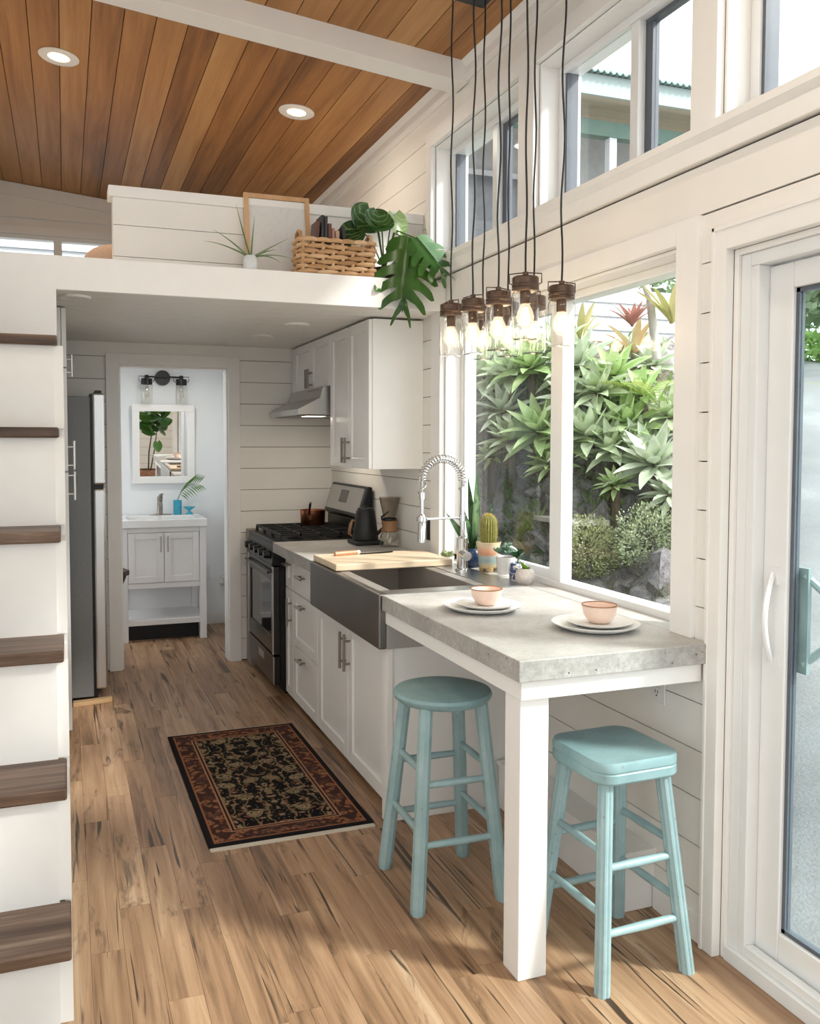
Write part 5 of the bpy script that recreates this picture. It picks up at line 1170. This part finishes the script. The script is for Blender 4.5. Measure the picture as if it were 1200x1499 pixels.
def lava():
    m, t, b = newmat('lava_rock'); co, _ = objco(t, False)
    n = nd(t, 'TexNoise', Vector=co, Scale=4.5, Detail=9.0, Roughness=.7); v = nd(t, 'TexVoronoi', Vector=co, Scale=5.0); v.feature = 'DISTANCE_TO_EDGE'
    c = ramp(t, n.outputs['Fac'], [(.3, (.24, .225, .23)), (.5, (.44, .42, .425)), (.68, (.62, .60, .595))]).outputs[0]
    c = mixc(t, ramp(t, nd(t, 'TexNoise', Vector=co, Scale=11.0, Detail=5.0, Roughness=.7).outputs['Fac'], [(.36, (.8, .8, .8)), (.48, (0, 0, 0))]).outputs[0], c, (.13, .118, .115))
    n2 = nd(t, 'TexNoise', Vector=co, Scale=1.6, Detail=3.0)
    c = mixc(t, ramp(t, n2.outputs['Fac'], [(.52, (0, 0, 0)), (.64, (.7, .7, .7))]).outputs[0], c, (.24, .20, .13))
    ln(t, c, b.inputs['Base Color']); b.inputs['Roughness'].default_value = .9
    n3 = nd(t, 'TexNoise', Vector=co, Scale=22.0, Detail=6.0, Roughness=.7); bump(t, b, n3.outputs['Fac'], .9, .05); return m
LAVA = lava()
def asphalt():
    m, t, b = newmat('weathered_asphalt'); co, _ = objco(t, False)
    n = nd(t, 'TexNoise', Vector=co, Scale=.9, Detail=8.0, Roughness=.62, Distortion=.5); n2 = nd(t, 'TexNoise', Vector=co, Scale=70.0, Detail=3.0)
    c = ramp(t, n.outputs['Fac'], [(.35, (.24, .24, .242)), (.55, (.31, .31, .31)), (.72, (.40, .40, .398))]).outputs[0]
    c = mixc(t, mth(t, 'MULTIPLY', ramp(t, n2.outputs['Fac'], [(.35, (1, 1, 1)), (.6, (0, 0, 0))]).outputs[0], .35), c, (.17, .17, .17))
    n4 = nd(t, 'TexNoise', Vector=co, Scale=1.3, Detail=4.0, Distortion=1.0)
    c = mixc(t, ramp(t, n4.outputs['Fac'], [(.68, (0, 0, 0)), (.76, (.8, .8, .8))]).outputs[0], c, (.30, .34, .10))
    ln(t, c, b.inputs['Base Color']); b.inputs['Roughness'].default_value = .85; bump(t, b, n2.outputs['Fac'], .35, .01); return m
ASPH = asphalt()
def grid(x0, x1, y0, y1, s, hf):
    nx, ny = int((x1-x0)/s)+1, int((y1-y0)/s)+1; m = M()
    vs = [(x0+i*s, y0+j*s, hf(x0+i*s, y0+j*s)) for j in range(ny) for i in range(nx)]
    return m.add(vs, [(j*nx+i, j*nx+i+1, (j+1)*nx+i+1, (j+1)*nx+i) for j in range(ny-1) for i in range(nx-1)])
def hd2(x, y): return h_drive(x, y) - .6*bank_mask(x, y) if x > 2.2 else h_drive(x, y)-.02
tag(build('ground', grid(-14, 22, -14, 24, .5, hd2), ASPH, smooth=60), 'grey weathered driveway climbing away outside the glass door', 'driveway', kind='structure')
rb = tag(build('rock_bank', grid(2.12, 9.0, 2.4, 12.2, .085, lambda x, y: h_bank(x, y) if bank_mask(x, y) > .02 else h_drive(x, y)-.25), LAVA, smooth=70), 'steep dark lava rock bank planted with agaves outside the garden window', 'bank', kind='structure')
def hit(px, py, t0=2.6):
    r_ = ray(px, py).normalized(); t = t0
    while t < 16:
        p = EYE + r_*t
        if p.x > 2.15 and p.z < h_ground(p.x, p.y): return p
        t += .02
    return EYE + r_*6
# rocks
rn = random.Random(21); rmesh = []
for k_ in range(5):
    bm = bmesh.new(); bmesh.ops.create_icosphere(bm, subdivisions=2, radius=1)
    for v_ in bm.verts:
        n_ = noise.noise(v_.co*1.6+Vector((k_*9, 0, 0)))*.45+noise.noise(v_.co*4+Vector((k_*5, 2, 0)))*.15; v_.co *= 1+n_; v_.co.z *= .75
    me = bpy.data.meshes.new('rock'); bm.to_mesh(me); bm.free(); me.materials.append(LAVA); rmesh.append(me)
for k_ in range(90):
    p = hit(rn.uniform(690, 1000), rn.uniform(640, 895)); s_ = rn.uniform(.05, .15)
    inst('rock', rmesh[k_ % 5], rb, p-rb.location+Vector((.03, .02, -.02)), (s_*rn.uniform(.8, 1.4), s_*rn.uniform(.8, 1.4), s_), (rn.random()*3, rn.random()*3, rn.random()*6))
# agaves: broad rosettes, every leaf a part
AGA = [leafmat('agave_pale', (.46, .57, .34), (.70, .77, .55), .45, .2, 4), leafmat('agave_bright', (.42, .60, .24), (.64, .75, .40), .45, .25, 4), leafmat('agave_blue', (.48, .57, .41), (.72, .77, .61), .45, .18, 4)]
am = {}
for mi_, mt in enumerate(AGA):
    for li, (L, W, dr, e) in enumerate(((1.08, .30, .6, 0), (.95, .28, .15, 0), (.6, .2, -.2, 0))):
        m = strip_leaf(M(), (0, 0, 0), (1, 0, 0), L, W, Vector((0, 0, 1)), dr, .35, 7, lambda q: (.55+.45*q/.5 if q < .5 else max(0, (1-q)/.5)**.8), .25)
        me = bpy.data.meshes.new('leaf'); me.from_pydata(m.v, [], m.f); me.update(); me.polygons.foreach_set('use_smooth', [True]*len(me.polygons)); me.materials.append(mt); am[mi_, li] = me
def agave(px, py, r_px, kind, label, axis=(-.5, -.25, .85)):
    p = hit(px, py+.15*r_px); D = (p-EYE).dot(FW); Rm = r_px*D/F_PX*1.22
    if p.y > 7.3: p = EYE + ray(px, py+.15*r_px)*(7.3/ray(px, py+.15*r_px).y); Rm = r_px*(p-EYE).dot(FW)/F_PX*1.22
    p = p + Vector((-.05, -.05, .06)); sl_ = min(.32, max(.18, p.z-h_ground(p.x, p.y)+.12))
    t = thing('agave', label, 'agave', p, 'agaves on the rock bank')
    q = Vector(axis).to_track_quat('Z', 'Y'); t.rotation_mode = 'QUATERNION'; t.rotation_quaternion = q
    n = 30
    for i in range(n):
        u = i/(n-1); el = R(2+78*u**1.2); an = i*2.399+px
        li = 0 if u < .45 else (1 if u < .8 else 2)
        o = inst('leaf', am[kind, li], t, (0, 0, .03*u), (Rm*(1.08-.15*u), Rm*1.05, Rm)); o.rotation_euler = (rn.uniform(-.15, .15), -el, an)
    st_ = build('stem', M().cyl(q.inverted() @ Vector((0, 0, -sl_)), (0, 0, .02), .035, .03, 8), plain('agave_stem_%d' % px, (.13, .10, .07), .9), t, local=True)
AG = [(712, 560, 52, 0, 'pale agave seen through the slider, top of its column'), (783, 548, 50, 1, 'bright green agave beside the window mullion, upper of two'), (700, 622, 46, 0, 'pale agave low behind the snake plant tip'), (745, 612, 40, 2, 'blue-green agave crowded among others behind the slider'), (796, 640, 52, 1, 'bright green agave beside the window mullion, lower of two'),
      (850, 545, 54, 2, 'blue-green agave under the nearest glass jar pendant'), (905, 560, 46, 1, 'bright agave right below the orange bromeliad'), (842, 596, 42, 2, 'blue-green agave drooping beside the mullion in the fixed pane'), (868, 648, 56, 0, 'large pale agave over the bare grey rock'), (925, 632, 48, 1, 'bright agave in the middle of the fixed pane'),
      (902, 668, 44, 0, 'pale agave leaning down over bare rock'), (962, 688, 60, 2, 'large blue-green agave above the round shrub'), (985, 622, 44, 0, 'pale agave by the window casing, above the large one'), (960, 545, 40, 2, 'dark agave behind the yellow fern frond'), (905, 722, 26, 1, 'small agave sprouting from bare rock over the shrubs'), (812, 690, 34, 1, 'small bright agave low beside the mullion'), (725, 680, 22, 1, 'tiny agave on mossy rock behind the cactus'), (985, 735, 36, 2, 'agave tucked between round shrub and window casing')]
AG += [(690, 585, 40, 2, 'blue-green agave against the left casing of the slider'), (752, 560, 42, 0, 'pale agave squeezed between two others at the top of the slider'), (755, 655, 40, 0, 'pale agave over mossy rock behind the slider'), (880, 585, 44, 0, 'pale agave between the bromeliads and the large pale agave'), (945, 590, 40, 1, 'bright agave beside the yellow fern frond'), (835, 655, 44, 1, 'bright agave hanging just past the mullion in the fixed pane'), (940, 665, 42, 2, 'blue-green agave above the large one by the shrubs'), (820, 520, 44, 0, 'pale agave showing between jar pendants and mullion'), (730, 520, 40, 1, 'bright agave peeking below the jar pendants')]
for a_ in AG: agave(*a_)
# shrubs
def foliage_ball(c, r_, n, s_, rn, squash=.8):
    m = M()
    for i in range(n):
        v = Vector((rn.gauss(0, 1), rn.gauss(0, 1), rn.gauss(0, 1))).normalized()*r_*(rn.random()**.28); v.z *= squash
        v *= 1+.28*noise.noise(v*3/r_+Vector((r_*31, 0, 0)))
        p = Vector(c)+v; d = (v.normalized()+Vector((rn.uniform(-.7, .7), rn.uniform(-.7, .7), rn.uniform(-.4, .8)))).normalized(); s1 = d.orthogonal().normalized()
        s1 = Matrix.Rotation(rn.random()*6.28, 3, d) @ s1; l = s_*rn.uniform(.7, 1.3)
        m.add([p, p+d*l*.5+s1*l*.28, p+d*l, p+d*l*.5-s1*l*.28], [(0, 1, 2, 3)])
    return m
SHR = leafmat('shrub_leaf', (.38, .42, .20), (.66, .66, .42), .6, .2, 30); SHR2 = leafmat('shrub_leaf_b', (.38, .46, .25), (.66, .72, .50), .6, .2, 30)
for px, py, r_, mt, lb in ((868, 808, .20, SHR, 'round brownish green shrub at the foot of the rock bank'), (960, 795, .21, SHR2, 'round grey-green shrub under the large agave')):
    p = hit(px, py)+Vector((-.08, -.05, .03)); t = thing('shrub', lb, 'shrub', p, 'low shrubs on the rock bank')
    o = build('foliage', foliage_ball((0, 0, 0), r_, 5200, .017, rn, 1.0), mt, t, local=True); o['kind'] = 'stuff'
    build('stem', M().cyl((0, 0, -.3), (0, 0, .05), .015, .01, 6), DARKW, t, local=True)
# low ground cover on the bank
m = M()
for i in range(2600):
    p = hit(rn.uniform(685, 1000), rn.uniform(400, 890)) if i % 8 == 0 else p0+Vector((rn.gauss(0, .07), rn.gauss(0, .07), 0))
    p0 = p; z = h_ground(p.x, p.y) if p.x > 2.15 else p.z
    a_ = rn.random()*6.28; strip_leaf(m, (p.x, p.y, z), (math.cos(a_)*.6-.3, math.sin(a_)*.6, .8), rn.uniform(.05, .13), .018, Vector((0, 0, 1)), .5, .2, 3)
tag(build('ground_cover', m, leafmat('ground_cover_green', (.16, .27, .08), (.34, .46, .18), .6, .2, 8)), 'thin green weeds growing over the lava rock bank', 'weeds', kind='stuff')
# yellow fern, bromeliads, ti plant
FERN = leafmat('yellow_fern', (.46, .56, .12), (.66, .70, .26), .5, .25, 10)
p = hit(968, 600)+Vector((-.1, -.1, .12)); t = thing('fern', 'yellow-green fern frond in front of the dark agave', 'fern', p)
for a_, L in ((2.6, .42), (3.5, .36), (4.3, .38), (1.6, .3)):
    m = M(); d = Vector((math.cos(a_), math.sin(a_), .9)); pts = [Vector((0, 0, -.1)) + d*L*q + Vector((0, 0, -.55*L*q*q)) for q in (0, .25, .5, .75, 1)]
    m.tube(pts, [.004, .004, .003, .002, .001], 5); sd = d.cross(Vector((0, 0, 1))).normalized()
    for i in range(16):
        q = .2+.8*i/15; c0 = bez(pts, min(.999, q)); l = .11*math.sin(math.pi*(.15+.8*q))
        for s in (-1, 1): strip_leaf(m, c0, sd*s+d*.35, l, .016, Vector((0, 0, 1)), .35, .1, 3)
    build('frond', m, FERN, t, local=True)
BRO = [leafmat('bromeliad_olive', (.44, .46, .14), (.62, .56, .26), .45, .2, 6), leafmat('bromeliad_orange', (.56, .36, .18), (.70, .56, .32), .45, .2, 6), leafmat('ti_red', (.45, .16, .14), (.62, .30, .24), .45, .25, 6)]
def bromeliad(px, py, L, mt, n, lb, name='bromeliad', up_=.7):
    p = hit(px, py)+Vector((-.06, -.06, .05)); t = thing(name, lb, name.replace('_', ' '), p)
    for i in range(n):
        a_ = i*2.399; build('leaf', strip_leaf(M(), (0, 0, 0), (math.cos(a_), math.sin(a_), up_+.5*(i % 3)), L*rn.uniform(.8, 1.1), L*.17, Vector((0, 0, 1)), .5, .4, 7), mt, t, smooth=60, local=True)
bromeliad(852, 515, .34, BRO[0], 9, 'olive yellow bromeliad with upright broad leaves by the jar pendant', up_=1.2)
bromeliad(930, 530, .34, BRO[1], 10, 'orange-edged bromeliad with arching leaves over the agaves', up_=.5)
bromeliad(928, 492, .20, BRO[2], 16, 'red-leaved ti plant near the white deck siding', 'ti_plant', 1.0)
bromeliad(985, 488, .34, BRO[0], 10, 'yellowish broad-leaved shrub at the top of the bank', 'leafy_shrub', 1.2)
p = hit(962, 492); t = thing('pale_sapling', 'bare pale curved sapling at the top of the bank', 'sapling', p)
build('trunk', M().tube([(0, 0, -.15), (-.04, .03, .25), (-.12, .06, .45), (-.25, .1, .52)], [.03, .026, .02, .008], 8), plain('pale_bark', (.55, .53, .48), .8), t, smooth=60, local=True)
# pale garden bench standing on the bank
p = hit(850, 800); bz = onX(850, 772, p.x-.05).z
t = thing('garden_shelf', 'pale board shelf outside the window above the shrub', 'shelf', (p.x+.0, p.y+.32, bz-.46))
build('board', M().box(-.12, .14, -.42, .22, .47, .50), plain('pale_board', (.82, .78, .70), .6), t, local=True)
for y_ in (-.34, .14): build('leg', M().box(-.02, .02, y_-.02, y_+.02, -.1, .47), plain('pale_post', (.45, .42, .36), .7), t, local=True)
# neighbour's house up the hill
HY = 8.0
hs = thing('neighbour_house', 'pale green neighbour house with corrugated roof up the hill', 'house', (5, HY+2, 2.6))
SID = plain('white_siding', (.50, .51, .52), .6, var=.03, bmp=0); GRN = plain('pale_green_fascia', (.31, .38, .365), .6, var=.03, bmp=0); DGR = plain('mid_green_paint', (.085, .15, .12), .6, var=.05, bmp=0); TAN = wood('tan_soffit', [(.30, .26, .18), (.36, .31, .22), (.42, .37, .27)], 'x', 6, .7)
HX0, HX1 = 2.7, 7.25
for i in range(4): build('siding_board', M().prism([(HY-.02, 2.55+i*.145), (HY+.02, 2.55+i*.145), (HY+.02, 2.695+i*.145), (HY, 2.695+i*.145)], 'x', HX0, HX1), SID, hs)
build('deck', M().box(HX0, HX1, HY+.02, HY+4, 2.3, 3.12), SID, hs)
build('wall', M().box(HX0, HX1-.6, HY+1.35, HY+4, 3.12, 5.2), plain('grey_wall', (.36, .37, .37), .8, var=.08), hs)
m = M().box(4.2, 5.2, HY+1.30, HY+1.35, 3.7, 4.65); wn_ = build('window', m, SID, hs); build('pane', M().box(4.27, 5.13, HY+1.28, HY+1.30, 3.77, 4.58), plain('dark_pane', (.12, .13, .14), .15, bmp=0), wn_)
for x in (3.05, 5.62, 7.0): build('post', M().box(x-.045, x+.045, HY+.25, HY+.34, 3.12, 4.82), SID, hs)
build('beam', M().box(HX0, HX1, HY+.24, HY+.36, 4.80, 4.96), DGR, hs)
build('fascia', M().box(HX0-.3, HX1+.25, HY-.03, HY, 5.10, 5.31), GRN, hs)
for i in range(20):
    y0 = HY+i*.1; build('soffit_board', M().box(HX0-.3, HX1+.25, y0, y0+.096, 5.10+.008*i, 5.115+.008*i), TAN, hs)
m = M(); n = 700; vs = []
for j, (y_, z_) in enumerate(((HY-.10, 5.325), (HY+3.5, 5.95))):
    for i in range(n+1): x = HX0-.32+(HX1-HX0+.6)*i/n; vs.append((x, y_, z_+.014*math.sin(2*math.pi*x/.076)))
m.add(vs, [(i, i+1, n+2+i, n+1+i) for i in range(n)]); o = build('roof_sheet', m, plain('green_corrugated_steel', (.20, .29, .27), .5, .3), hs); sld = o.modifiers.new('thick', 'SOLIDIFY'); sld.thickness = .012
# trees beyond the driveway
TG = [leafmat('tree_dark', (.13, .21, .10), (.34, .44, .26), .5, .2, 3), leafmat('tree_mid', (.18, .30, .13), (.42, .54, .32), .5, .2, 3)]
def tree(x, y, h, r_, mt, lb, n=3200, s_=.20):
    z = h_drive(x, y)-.1; t = thing('tree', lb, 'tree', (x, y, z), 'trees at the top of the driveway')
    build('trunk', M().tube([(0, 0, -.2), (.1, .05, h*.35), (-.05, .1, h*.7)], [.14, .10, .05], 8), plain('bark_%d' % int(x*10+y), (.16, .13, .10), .9, bmp=.4), t, smooth=60, local=True)
    for a_ in (0, 2.1, 4.2): build('branch', M().tube([(.08, .05, h*.32), (math.cos(a_)*r_*.5, math.sin(a_)*r_*.5, h*.62)], [.07, .03], 6), DARKW, t, smooth=60, local=True)
    m = M()
    for k_ in range(9):
        a_ = rn.random()*6.28; q = rn.random()**.5*r_*.75; c = (math.cos(a_)*q, math.sin(a_)*q, h*rn.uniform(.42, .92)); b_ = foliage_ball(c, r_*rn.uniform(.38, .55), n//9, s_, rn); m.add(b_.v, b_.f)
    o = build('crown', m, mt, t, local=True); o['kind'] = 'stuff'
tree(10.0, 11.6, 3.2, 1.7, TG[0], 'dark evergreen tree standing left of the pale forked trunk')
tree(12.4, 11.6, 3.4, 1.9, TG[1], 'mid-green bushy tree at the very top of the driveway')
tree(11.6, 9.6, 3.1, 1.6, TG[0], 'dark evergreen tree on the far edge of the driveway')
tree(13.0, 14.4, 3.9, 2.2, TG[1], 'taller tree behind the driveway evergreens')
tree(15.0, 10.4, 3.6, 2.0, TG[0], 'broad dark tree at the right shoulder of the driveway')
HEDG = leafmat('low_green_cover', (.16, .36, .06), (.36, .58, .16), .5, .25, 3)
m = M()
for i in range(26):
    q = i/25; x = 8.6+q*4.6; y = 11.6-q*4.2; b_ = foliage_ball((x, y, h_drive(x, y)+.12), .42, 170, .14, rn, .6); m.add(b_.v, b_.f)
tag(build('verge_plants', m, HEDG), 'bright green verge plants along the top of the driveway', 'plants', kind='stuff')
# white shed behind the loft window
sh = thing('white_shed', 'white lap-sided building behind the loft window', 'building', (0, 10.6, -.5))
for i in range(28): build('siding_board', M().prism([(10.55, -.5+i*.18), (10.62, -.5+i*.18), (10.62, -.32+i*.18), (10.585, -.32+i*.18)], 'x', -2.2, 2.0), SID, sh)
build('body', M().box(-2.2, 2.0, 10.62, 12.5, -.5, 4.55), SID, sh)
